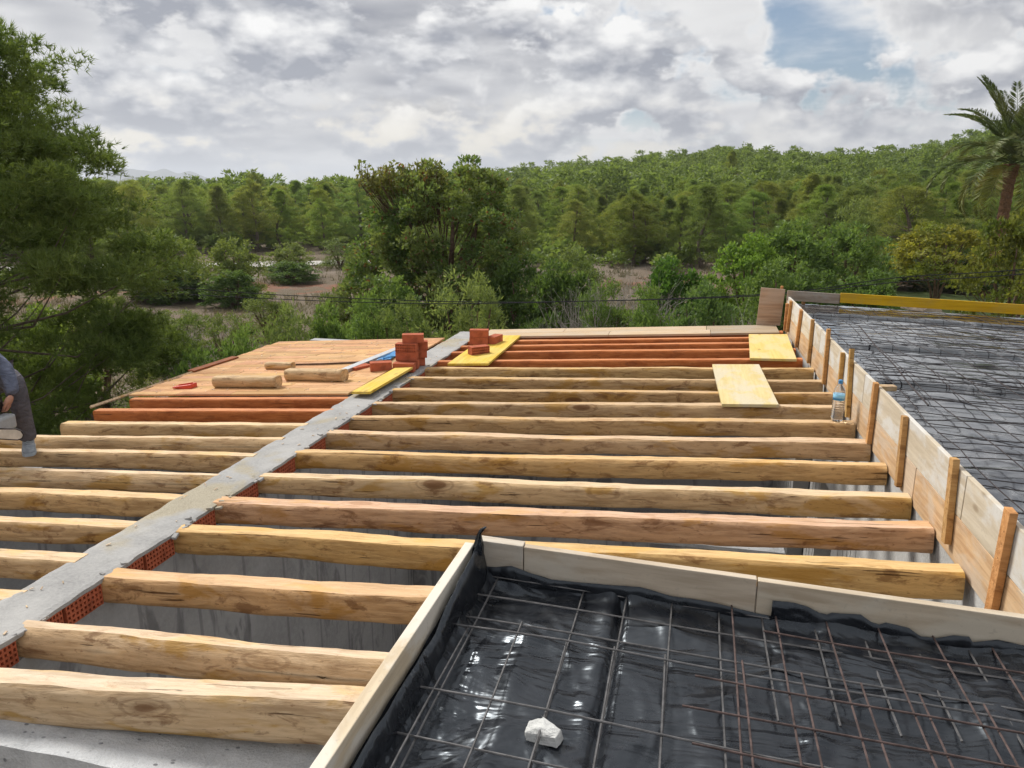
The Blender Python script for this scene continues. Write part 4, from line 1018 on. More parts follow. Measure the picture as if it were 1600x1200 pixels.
# ------------------------------------------------------------------ worker with chainsaw, half outside the frame
def skin_mesh(name, joints, edges, mat, parent, root, sub=2):
    me = bpy.data.meshes.new(name); me.from_pydata([j[0] for j in joints], edges, [])
    o = obj(name, me, mat, parent); md = o.modifiers.new('skin', 'SKIN')
    for v, j in zip(me.skin_vertices[0].data, joints):
        r = j[1]; v.radius = (r, r) if not hasattr(r, '__len__') else r; v.use_root = False
    me.skin_vertices[0].data[root].use_root = True; md.use_smooth_shade = True
    s = o.modifiers.new('sub', 'SUBSURF'); s.levels = sub; s.render_levels = sub
    return o
def build_person():
    ft = on_y(49, 703, 4.985); base = Vector((ft.x-.44, 5.01, zL(ft.x)+.010))
    P = thing('person', 'crouching person in dark grey trousers and blue-grey top working with a chainsaw', 'person', base, .55)
    legL = [((.15,.02,.58),.100), ((.22,-.12,.605),.092), ((.29,-.25,.62),.084), ((.335,-.335,.605),.076), ((.352,-.352,.545),.072), ((.355,-.33,.43),.064), ((.35,-.275,.27),.056), ((.342,-.225,.13),.046), ((.34,-.215,.085),.042)]
    legR = [((-.08,.02,.58),.100), ((-.17,-.05,.605),.092), ((-.26,-.10,.615),.084), ((-.325,-.125,.60),.076), ((-.35,-.115,.545),.072), ((-.362,-.03,.42),.064), ((-.365,.08,.26),.056), ((-.362,.19,.13),.046), ((-.36,.205,.085),.042)]
    armL = [((.24,-.27,.91),.060), ((.315,-.29,.83),.054), ((.365,-.32,.745),.047), ((.37,-.39,.66),.041), ((.36,-.465,.56),.032)]
    armR = [((-.12,-.27,.91),.060), ((-.17,-.33,.84),.054), ((-.16,-.39,.765),.047), ((-.07,-.44,.68),.041), ((.06,-.495,.58),.032)]
    trunk = [((.035,.06,.60),.120), ((.045,-.04,.71),.120), ((.055,-.15,.82),.128), ((.06,-.245,.895),.112), ((.06,-.32,.95),.058), ((.06,-.38,1.0),.066)]
    sh = lambda ch, n: [((p[0]-.17*(1-i/n), p[1]+.07*(1-i/n), p[2]-.02), r) for i, (p, r) in enumerate(ch)]
    armL, armR, trunk = sh(armL, 4), sh(armR, 4), [((p[0]-.17*(i/3), p[1]+.06*(i/3), p[2]-.02*(i > 0)), r) for i, (p, r) in enumerate(trunk)]
    def grow(base_, chains):
        J = list(base_); E = [(i, i+1) for i in range(len(base_)-1)]
        for at, ch, dr in chains:
            k = len(J); J += [(p, r+dr) for p, r in ch]; E += [(at, k)] + [(k+i, k+i+1) for i in range(len(ch)-1)]
        return J, E
    J, E = grow(trunk, ((0, legL, -.012), (0, legR, -.012), (3, armL, 0), (3, armR, 0)))
    skin_mesh('body', J, E, 'skin', P, 0)
    J, E = grow([(p, r+.022) for p, r in trunk[:4]], ((3, armL, .014), (3, armR, .014)))
    skin_mesh('jacket', J, E, 'jacket_cloth', P, 0)
    J, E = grow([((.035,.06,.605),.136)], ((0, legL, .014), (0, legR, .014)))
    J = [(p, r + (.014 if p[2] < .2 else 0)) for p, r in J]
    skin_mesh('trousers', J, E, 'trouser_cloth', P, 0)
    # head with face, ears and hair
    hd = MB(); n = 20; hc = Vector((-.20,-.34,1.01))
    for i in range(13):
        f = -1 + 2*i/12; zz = f*.122; rr = math.sqrt(max(0, 1-f*f))
        for j in range(n):
            a = 2*math.pi*j/n; x = .076*rr*math.cos(a); y = .094*rr*math.sin(a)
            if f < -.2: x *= 1 - .22*(-f-.2); y = y*.92 - .012*(-f)
            if math.sin(a) < -.93 and -.35 < f < .15: y -= .016*(1-abs(f+.1)/.3)       # nose
            hd.v.append((x, y, zz))
    for i in range(12):
        for j in range(n): hd.f.append((i*n+j, i*n+(j+1) % n, (i+1)*n+(j+1) % n, (i+1)*n+j))
    for s in (-1, 1): hd.obox((s*.078, .005, -.005), (.008,.004,0), (0,.018,0), (0,0,.030))
    h = obj('head', hd, 'skin', P, loc=hc, smooth=True); h.rotation_euler = (.75, 0, 0)
    for s in (-1, 1): obj('eye', MB().lathe([(.003,-.008),(.010,-.004),(.010,.004),(.003,.008)], 10), 'black_plastic', h, loc=(s*.030, -.086, .012))
    obj('mouth', MB().obox((0,-.084,-.058), (.022,0,0), (0,.006,0), (0,0,.005)), 'chainsaw_orange', h, bevel=.002)
    hr = MB()
    for i in range(8):
        f = .02 + .98*i/7; rr = math.sqrt(max(0, 1-f*f))*1.06 + .015
        for j in range(n):
            a = 2*math.pi*j/n; hr.v.append((.080*rr*math.cos(a), .098*rr*math.sin(a)+.012, f*.132 - (.04 if math.sin(a) > .2 and i == 0 else 0) + (.05 if math.sin(a) < -.3 and i == 0 else 0)))
    for i in range(7):
        for j in range(n): hr.f.append((i*n+j, i*n+(j+1) % n, (i+1)*n+(j+1) % n, (i+1)*n+j))
    hr.f.append(tuple(7*n+j for j in range(n))); obj('hair', hr, 'hair', h, smooth=True)
    # hands closed round the saw's handles
    for s, wc in ((1, Vector((.355,-.48,.545))), (-1, Vector((.065,-.505,.565)))):
        jj = [(wc, .027), (wc+Vector((-.03*s,-.015,-.045)), .034), (wc+Vector((-.045*s,-.02,-.085)), .030)]; ee = [(0,1),(1,2)]
        for k in range(4):
            b0 = wc+Vector((-.045*s + .012*s, -.045+.022*k, -.088)); i0 = len(jj)
            L = (.030,.034,.032,.025)[k]
            jj += [(b0, .0098), (b0+Vector((-.012*s,0,-L)), .0092), (b0+Vector((-.038*s,0,-L-.006)), .0088), (b0+Vector((-.052*s,0,-L+.016)), .008)]
            ee += [(2, i0), (i0, i0+1), (i0+1, i0+2), (i0+2, i0+3)]
        i0 = len(jj); jj += [(wc+Vector((-.028*s,-.060,-.050)), .0125), (wc+Vector((-.050*s,-.066,-.085)), .011), (wc+Vector((-.062*s,-.050,-.112)), .0095)]
        ee += [(1, i0), (i0, i0+1), (i0+1, i0+2)]
        skin_mesh('hand', jj, ee, 'skin', P, 1, 1)
    # shoes
    for s, (fx, fyv) in ((1, (.34, -.215)), (-1, (-.36, .205))):
        sh = MB(); prof = [(.085,.052,.036,.09),(.05,.040,.042,.115),(-.0,.0,.044,.118),(-.06,0,.046,.082),(-.12,0,.050,.066),(-.17,0,.047,.055),(-.205,0,.030,.040)]
        n = 12
        for (yy, _, wv, hh) in prof:
            for j in range(n):
                a = math.pi*2*j/n; sh.v.append((wv*math.cos(a), yy, .018 + (hh-.018)*(.5+.5*math.sin(a)) if math.sin(a) > -.95 else .018))
        m = len(prof)
        for i in range(m-1):
            for j in range(n): sh.f.append((i*n+j, i*n+(j+1) % n, (i+1)*n+(j+1) % n, (i+1)*n+j))
        sh.f.append(tuple(range(n))[::-1]); sh.f.append(tuple((m-1)*n+j for j in range(n)))
        so = obj('shoe', sh, 'shoe_fabric', P, loc=(fx, fyv, 0), smooth=True); so.rotation_euler = (0, 0, .22*s)
        sl = MB(); pts = [(.030,.092),(.045,.06),(.044,-.03),(.052,-.11),(.048,-.17),(.028,-.212),(-.028,-.212),(-.048,-.17),(-.052,-.11),(-.044,-.03),(-.045,.06),(-.030,.092)]
        k = len(pts); sl.add([(x, y, 0) for x, y in pts]+[(x, y, .026) for x, y in pts], [tuple(range(k)), tuple(range(k, 2*k))[::-1]] + [(i, i+k, (i+1) % k+k, (i+1) % k) for i in range(k)])
        obj('sole', sl, 'rubber_sole', so)
        for q in range(4): obj('lace', MB().tube([(-.022, -.028-.022*q, .101-.008*q), (0, -.03-.022*q, .112-.009*q), (.022, -.028-.022*q, .101-.008*q)], .0035, 5), 'rubber_sole', so)
    # chainsaw held low between the knees
    Cc = base + Vector((.47, -.36, .33))
    c = thing('chainsaw', 'chainsaw with grey cover and bar held low by the crouching person', 'chainsaw', Cc, .15)
    obj('motor_body', MB().obox((0,0,0), (.115,0,0), (0,.085,0), (0,0,.065)), 'chainsaw_orange', c, bevel=.02)
    obj('engine_cover', MB().obox((.095,-.02,.02), (.055,0,.0), (0,.095,0), (0,0,.060)), 'grey_plastic', c, bevel=.022)
    obj('vent', MB().obox((.10,-.118,.03), (.03,0,0), (0,.004,0), (0,0,.025)), 'black_plastic', c)
    bar = MB(); pts = [(.02,-.032),(.30,-.040),(.335,-.028),(.35,0),(.335,.028),(.30,.040),(.02,.032)]; k = len(pts)
    bar.add([(x, -.004, z) for x, z in pts]+[(x, .004, z) for x, z in pts], [tuple(range(k)), tuple(range(k, 2*k))[::-1]] + [(i, i+k, (i+1) % k+k, (i+1) % k) for i in range(k)])
    o = obj('guide_bar', bar, 'aluminium', c, loc=(-.02,-.115,-.035))
    obj('chain', MB().tube([(.02,0,-.036),(.30,0,-.044),(.34,0,-.03),(.356,0,0),(.34,0,.03),(.30,0,.044),(.02,0,.036)], .006, 5), 'steel_dark', o)
    obj('front_handle', MB().tube([(-.06,-.09,.0),(-.06,-.10,.10),(-.02,-.05,.145),(.02,.02,.145),(.02,.10,.10),(.02,.10,.0)], .014, 8), 'black_plastic', c, smooth=True)
    obj('rear_handle', MB().tube([(-.10,0,.04),(-.20,0,.06),(-.27,0,.03),(-.27,0,-.04),(-.18,0,-.06),(-.10,0,-.05)], .017, 8), 'black_plastic', c, smooth=True)
    obj('hand_guard', MB().obox((.06,-.02,.14), (.006,0,0), (0,.07,0), (.012,0,.045)), 'black_plastic', c, bevel=.005)
build_person()

# ------------------------------------------------------------------ overhead cables behind the house
def cable(qs, Y, label, slack=0):
    P = [on_y(x, y, Y) for x, y in qs]; pts = []
    for i in range(len(P)-1):                       # Catmull-Rom through the sighted points
        p0, p1, p2, p3 = P[max(i-1, 0)], P[i], P[i+1], P[min(i+2, len(P)-1)]
        for k in range(10):
            t = k/10; pts.append(.5*((2*p1) + (p2-p0)*t + (2*p0-5*p1+4*p2-p3)*t*t + (3*p1-p0-3*p2+p3)*t**3))
    pts.append(P[-1]); c = pts[0].copy()
    o = obj('overhead_cable', MB().tube([p-c for p in pts], .009, 5), 'cable_black', loc=c)
    tag(o, label, 'cable', 'overhead cables behind the house'); return pts
ca = cable([(-620,388),(0,439),(330,462),(640,474),(900,471),(1190,462),(1400,441),(1600,428),(2100,385)], 15.0, 'lower sagging black cable crossing behind the roof')
cb = cable([(-620,372),(0,424),(250,447),(480,463),(800,472),(1190,460),(1400,434),(1600,421),(2100,377)], 15.2, 'upper sagging black cable crossing behind the roof')
for pt, lab in ((ca[0], 'wooden pole carrying the cables far left'), (ca[-1], 'wooden pole carrying the cables far right')):
    g = tz(pt.x, 15.1); t = thing('utility_pole', lab, 'pole', (pt.x, 15.1, g))
    h = pt.z + .45 - g
    obj('pole_shaft', MB().tube([(0,0,-.3),(0,0,h)], [.12,.08], 10), 'pole_wood', t)
    obj('cross_arm', MB().box(-.05, .05, -.35, .35, pt.z-g-.09, pt.z-g-.015), 'pole_wood', t)

# ------------------------------------------------------------------ vegetation
def unit(a): return a / np.maximum(np.linalg.norm(a, axis=-1, keepdims=True), 1e-9)
def leaf_geo(P, D, L, Wd, rs):
    """diamond leaves: base P, direction D, length L, width Wd -> (verts, quads)"""
    n = len(P); r = unit(rs.normal(size=(n, 3))); s = unit(np.cross(D, r)); L = np.broadcast_to(L, n)[:, None]; Wd = np.broadcast_to(Wd, n)[:, None]
    nn = unit(np.cross(s, D))
    V = np.stack([P, P + D*L*.45 + s*Wd*.5 + nn*L*.06, P + D*L, P + D*L*.45 - s*Wd*.5 + nn*L*.06], 1).reshape(-1, 3)
    return V, np.arange(4*n).reshape(-1, 4)
def needle_geo(P, D, k, nl, nw, rs, spread=.75):
    """tufts of k thin needles at P round direction D -> (verts, tris)"""
    n = len(P); P = np.repeat(P, k, 0); D = np.repeat(D, k, 0); d = unit(D + spread*rs.normal(size=P.shape))
    s = unit(np.cross(d, rs.normal(size=P.shape))); L = nl*rs.uniform(.7, 1.15, (len(P), 1))
    V = np.stack([P - s*nw*.5, P + s*nw*.5, P + d*L], 1).reshape(-1, 3)
    return V, np.arange(3*len(P)).reshape(-1, 3)
def clump_points(C, rc, per, rs, flat=.75, up=.35):
    """points and outward directions on lumpy ellipsoids of radius rc round centres C"""
    n = len(C); C = np.repeat(C, per, 0); rr = np.repeat(np.broadcast_to(rc, n), per)[:, None]
    d = unit(rs.normal(size=C.shape)); d[:, 2] = np.where(d[:, 2] < -.35, -d[:, 2], d[:, 2])
    P = C + d*rr*rs.uniform(.35, 1.0, (len(C), 1))*np.array([1, 1, flat]); D = unit(d + np.array([0, 0, up]))
    return P, D
def limb_tubes(mb, start, ends, r0, rs, n=5, sag=.1):
    for e in ends:
        s = np.array(start(e)); e = np.asarray(e); L = np.linalg.norm(e-s); mid = (s+e)/2 + rs.normal(size=3)*L*.07 + np.array([0, 0, -sag*L])
        mb.tube([s, mid, e], [r0*(.35+.12*L), r0*(.25+.07*L), r0*.12], n, False)

def pine_proto(seed, H, Rr, z0, nclump, per, k, nl, nw, prof, rcs=(.34, .62), limbs=True, lean=0.0, mat='pine_needles', pads=0):
    rs = np.random.RandomState(seed); h = z0 + (1-z0)*rs.uniform(0, 1, nclump)**.85; a = rs.uniform(0, 2*math.pi, nclump)
    lob = 1 + .28*np.sin(a*3 + seed + h*6) + .18*np.sin(a*5 + h*11 + seed)
    rad = Rr*np.interp(h, prof[0], prof[1])*lob*np.sqrt(rs.uniform(.12, 1, nclump))
    C = np.stack([rad*np.cos(a) + lean*h*H, rad*np.sin(a), h*H - .12*rad], 1); rc = rs.uniform(*rcs, nclump)*(.55+.45*np.interp(h, [0, .85, 1], [1, 1, .6]))*Rr/2.2
    if pads:                                         # gather the clumps into branch pads with gaps between
        K = C[:pads]; idx = rs.randint(pads, size=nclump); C = K[idx] + unit(rs.normal(size=C.shape))*rs.uniform(0, .70, (nclump, 1))*np.array([1, 1, .6]); rc = rc*.62
    P, D = clump_points(C, rc, per, rs, .62, .45)
    V, Fq = needle_geo(P, D, k, nl, nw, rs)
    crown = npmesh('crown', V, Fq); crown.materials.append(MATS[mat])
    mb = MB(); cx = rs.normal(size=3)*.05*H
    tp = [(lean*H*t*t + cx[0]*math.sin(t*5)*.6, cx[1]*math.sin(t*4)*.6, H*t*.96 - .2) for t in np.linspace(0, 1, 9)]
    mb.tube(tp, [Rr*.075*(1.05-t) + .02 for t in np.linspace(0, 1, 9)], 8)
    if limbs:
        def start(e):
            t = min(.93, max(.12, (e[2]/H) - .10 - .06*rs.uniform())); i = t*8; i0 = int(i); q = np.array(tp[i0]) + (np.array(tp[min(8, i0+1)])-np.array(tp[i0]))*(i-i0); return q
        limb_tubes(mb, start, C[::4 if nclump < 200 else 13], (.020 if nclump < 200 else .012)*Rr, rs)
    trunk = mb.mesh('trunk', True); trunk.materials.append(MATS['bark_grey'])
    return trunk, crown
def copy_tree(trunk, crown, name, loc, rz, sc, tint, label, cat, group=None, extra=()):
    t = thing(name, label, cat, loc, rz, group); t.scale = sc if hasattr(sc, '__len__') else (sc,)*3
    obj('trunk', trunk, None, t); obj('crown', crown, None, t, color=tint); return t

PROF_ROUND = ([0, .25, .45, .7, .88, 1], [.35, .85, 1.0, .85, .52, .12])
PROF_CONE = ([0, .12, .3, .6, .85, 1], [.5, 1.0, .95, .62, .30, .06])
PINES = [pine_proto(40+i, 7.0, (2.3, 2.0, 2.5, 1.9, 2.2, 2.1)[i], (.14, .10, .18, .08, .12, .20)[i], 120, 34, 6, .27, .028, PROF_ROUND if i % 3 else PROF_CONE) for i in range(6)]
rng = random.Random(77)
LAB_FLAT = 'Aleppo pine in the dense wood beyond the dry field'
LAB_HILL = 'Aleppo pine in the dense wood on the slope right of the carob tree'
placed = []
def pine_at(col, r, H, label, group, kind=None, tint=None, wide=1.0):
    x, y = at_range(col, r); k = rng.randrange(6) if kind is None else kind; s = H/7.0
    g = rng.uniform(.85, 1.3)*(1.2 if col < 620 else 1.05); tint = tint or (g*rng.uniform(.88, 1.15), g, g*rng.uniform(.80, 1.1))
    return copy_tree(*PINES[k], 'pine_tree', (x, y, tz(x, y)), rng.uniform(0, 6.28), (s*wide*1.18, s*wide*1.18, s), tint, label, 'tree', group)
n = 0
while n < 288:
    col = rng.uniform(-140, 1740); r = (86 + 44*rng.random() if col < 620 else 66 + 62*rng.random()); x, y = at_range(col, r)
    if any((x-a)**2+(y-b)**2 < 2.5**2 for a, b in placed): continue
    placed.append((x, y)); n += 1
    pine_at(col, r, rng.uniform(5.6, 7.6) if col < 620 else rng.uniform(5.0, 7.4), LAB_FLAT if col < 620 else LAB_HILL, 'pines beyond the field' if col < 620 else 'pines on the slope')
for (col, r, H, kd, wide, lab) in ((400, 118, 8.9, 1, .8, 'tall thin pine rising above the wood on the left skyline'), (1097, 82, 4.6, 0, 1.15, 'small bright conical pine standing before the wood'),
                             (1140, 150, 9.5, 3, .8, 'tall pine on the skyline right of centre'), (1420, 62, 6.0, 2, 1.25, 'broad pine left of the palm above the yellow tree'),
                             (1010, 70, 5.2, 4, 1.1, 'loose olive-green pine above the bare shrubs'), (500, 84, 5.4, 1, 1.0, 'pine with bare pale trunk beside the gravel road'),
                             (1300, 66, 4.8, 5, 1.2, 'round pine behind the green hedge'), (130, 48, 5.4, 3, 1.3, 'pine behind the big near pine at left')):
    pine_at(col, r, H, lab, None, kd, None, wide)

def forest_mass():
    """the wood beyond: too many and too far to count"""
    rs = np.random.RandomState(5); low = []
    for i in range(5):
        r2 = np.random.RandomState(90+i); h = .2 + .8*r2.uniform(0, 1, 34); a = r2.uniform(0, 6.28, 34); rad = 2.3*np.interp(h, *PROF_ROUND)*np.sqrt(r2.uniform(.1, 1, 34))
        C = np.stack([rad*np.cos(a), rad*np.sin(a), h*6.8], 1); P, D = clump_points(C, r2.uniform(.5, .9, 34), 21, r2, .7, .4)
        D = unit(D + .9*r2.normal(size=D.shape)); V_, F_ = leaf_geo(P, D, .50*r2.uniform(.7, 1.2, len(P)), .21, r2); low.append((V_, F_))
    Vs, Fs = [], []; off = 0; cnt = 0
    while cnt < 900:
        col = rs.uniform(-150, 1750); r = 112 + 180*rs.uniform()**.9
        if col < 560 and r > 215: continue
        x, y = at_range(col, r); V, Fq = low[rs.randint(5)]; s = rs.uniform(.78, 1.3); an = rs.uniform(0, 6.28); c_, s_n = math.cos(an), math.sin(an)
        Q = np.stack([V[:, 0]*c_-V[:, 1]*s_n, V[:, 0]*s_n+V[:, 1]*c_, V[:, 2]], 1)*s*np.array([1.25, 1.25, 1.0]) + np.array([x, y, tz(x, y)-.3])
        Vs.append(Q); Fs.append(Fq+off); off += len(Q); cnt += 1
    far = []
    r2 = np.random.RandomState(60); P, D = clump_points(np.array([[0, 0, 2.6], [.9, .4, 3.2], [-.8, .5, 3.0], [0, -.7, 4.4]]), np.array([1.9, 1.6, 1.6, 1.4]), 26, r2, .8, .3); far = leaf_geo(P, unit(D + .8*r2.normal(size=D.shape)), 1.15, .75, r2)
    for i in range(900):
        col = rs.uniform(-150, 1750); r = (84 if col < 620 else 62) + 60*rs.uniform(); x, y = at_range(col, r); V, Fq = far; s = rs.uniform(.22, .5)
        Vs.append(V*s*np.array([1.3, 1.3, .9]) + np.array([x, y, tz(x, y)-.4])); Fs.append(Fq+off); off += len(V)
    for i in range(1700):
        col = rs.uniform(640, 1760); r = 310 + 420*rs.uniform()**.8; x, y = at_range(col, r); V, Fq = far; s = rs.uniform(.9, 1.5)
        Vs.append(V*s + np.array([x, y, tz(x, y)])); Fs.append(Fq+off); off += len(V)
    o = obj('distant_wood', npmesh('distant_wood', np.concatenate(Vs), np.concatenate(Fs)), 'pine_needles', color=(1.0, 1.05, 1.05))
    tag(o, 'far wooded hillside seen as one mass of pines', 'wood', kind='stuff')
forest_mass()

# the big near pine at the left edge
def near_pine():
    x, y = at_range(-85, 15.0); g = tz(x, y); H = 7.55
    prof = ([0, .10, .2, .35, .5, .62, .75, .88, 1.0], [.75, .92, .98, .92, .98, 1.0, .90, .70, .42])
    tr, cr = pine_proto(300, H, 2.8, .15, 900, 62, 7, .125, .017, prof, (.36, .62), True, .02, 'near_needles', 170)
    copy_tree(tr, cr, 'pine_tree', (x, y, g), .4, 1, (1, 1, 1), 'large near pine filling the left edge of the picture', 'tree')
near_pine()

def broad_proto(seed, Rx, Hh, nclump, per, L, Wd, mat, rc=(.20, .42), z0=.05, prof=None, bark='bark_brown', up=.25):
    rs = np.random.RandomState(seed); a = rs.uniform(0, 2*math.pi, nclump); h = z0 + (1-z0)*rs.uniform(0, 1, nclump)
    pr = prof or ([0, .2, .5, .8, 1], [.78, .98, 1.0, .72, .25]); lob = 1 + .20*np.sin(3*a+seed) + .12*np.sin(7*a+h*9)
    rad = Rx*np.interp(h, *pr)*lob*rs.uniform(.25, 1, nclump)**.45
    C = np.stack([rad*np.cos(a), rad*np.sin(a), h*Hh*(1+.10*np.sin(5*a+seed))], 1); rcv = rs.uniform(*rc, nclump)
    P, D = clump_points(C, rcv, per, rs, .8, up); D = unit(D + .8*rs.normal(size=D.shape))
    V, Fq = leaf_geo(P, D, L*rs.uniform(.7, 1.25, len(P)), Wd, rs); crown = npmesh('crown', V, Fq); crown.materials.append(MATS[mat])
    mb = MB(); ns = 4
    for k in range(ns):
        aa = k*2*math.pi/ns + rs.uniform(0, 1); q = np.array([math.cos(aa), math.sin(aa), 0])
        ts_ = .5 if z0 > .3 else 1.0
        mb.tube([(0, 0, -.2), q*Rx*.12 + [0, 0, Hh*.25], q*Rx*.35 + [0, 0, Hh*.6], q*Rx*.45 + [0, 0, Hh*.85]], [Rx*.055*ts_, Rx*.045*ts_, Rx*.028*ts_, Rx*.01], 6)
    def start(e): q = np.array(e); return np.array([q[0]*.35, q[1]*.35, max(.1, q[2]*.62)])
    limb_tubes(mb, start, C[::4], .018*Rx, rs, 4, .03)
    trunk = mb.mesh('stem', True); trunk.materials.append(MATS[bark]); return trunk, crown

# the big carob tree in the centre
def carob():
    x, y = at_range(692, 28.0); g = tz(x, y); top = elev_z(262, 28.0); H = top-g
    tr, cr = broad_proto(501, 3.05, H*.93, 330, 150, .155, .085, 'carob_leaves', (.34, .62), .05, ([0, .2, .5, .75, .92, 1], [.95, 1.02, 1.0, .92, .62, .30]))
    t = thing('carob_tree', 'large dark carob tree standing alone behind the roof', 'tree', (x, y, g)); obj('trunk', tr, None, t); obj('crown', cr, None, t, color=(1.15, 1.25, 1.1))
    # loose open sprays standing out at the upper left
    rs = np.random.RandomState(9); mb = MB(); P = []
    for k in range(60):
        bx = rs.uniform(-2.5, .5); by = rs.uniform(-1.6, 1.0); zb = H*.78 + rs.uniform(0, .4); tipz = H*.93 + rs.uniform(0, .62)
        mb.tube([(bx*.7, by*.7, zb-.5), (bx, by, (zb+tipz)/2), (bx+rs.normal()*.12, by, tipz)], [.02, .014, .006], 4, False)
        for q in range(13): f = rs.uniform(.25, 1); P.append((bx+rs.normal()*.08, by+rs.normal()*.08, lerp((zb+tipz)/2-.3, tipz, f)))
    P = np.array(P); P = np.repeat(P, 3, 0) + rs.normal(size=(len(P)*3, 3))*.05
    V, Fq = leaf_geo(P, unit(rs.normal(size=P.shape)+[0, 0, .5]), .17, .085, rs)
    s = npmesh('spray_leaves', V, Fq); s.materials.append(MATS['carob_leaves']); obj('spray_leaves', s, None, t, color=(1.3, 1.15, 1.0))
    obj('spray_twigs', mb, 'bark_brown', t)
carob()

BUSH = {'a': broad_proto(601, 1.0, 2.0, 120, 75, .095, .046, 'broad_leaves', (.16, .30)), 'b': broad_proto(602, 1.0, 2.0, 95, 95, .085, .034, 'broad_leaves', (.18, .34)),
        'c': broad_proto(603, 1.0, 2.0, 150, 65, .105, .055, 'broad_leaves', (.14, .25)), 'y': broad_proto(604, 1.0, 2.0, 130, 62, .085, .055, 'yellow_leaves', (.12, .24), .12),
        'o': broad_proto(605, 1.0, 2.0, 90, 70, .10, .026, 'broad_leaves', (.16, .30), .10)}
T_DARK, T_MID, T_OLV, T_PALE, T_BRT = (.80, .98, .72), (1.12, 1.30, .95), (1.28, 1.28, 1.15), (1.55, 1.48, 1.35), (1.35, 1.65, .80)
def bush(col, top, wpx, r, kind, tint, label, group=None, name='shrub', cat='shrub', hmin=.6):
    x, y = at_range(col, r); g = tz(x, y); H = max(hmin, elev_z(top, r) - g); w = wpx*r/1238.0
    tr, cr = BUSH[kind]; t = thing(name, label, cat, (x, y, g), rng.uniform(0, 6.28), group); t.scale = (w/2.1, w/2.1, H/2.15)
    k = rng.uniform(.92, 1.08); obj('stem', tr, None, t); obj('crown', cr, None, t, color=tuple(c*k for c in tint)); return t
GB = 'shrubs behind the roof edge'; GF = 'shrubs in the dry field'; GH = 'shrubs right of centre'
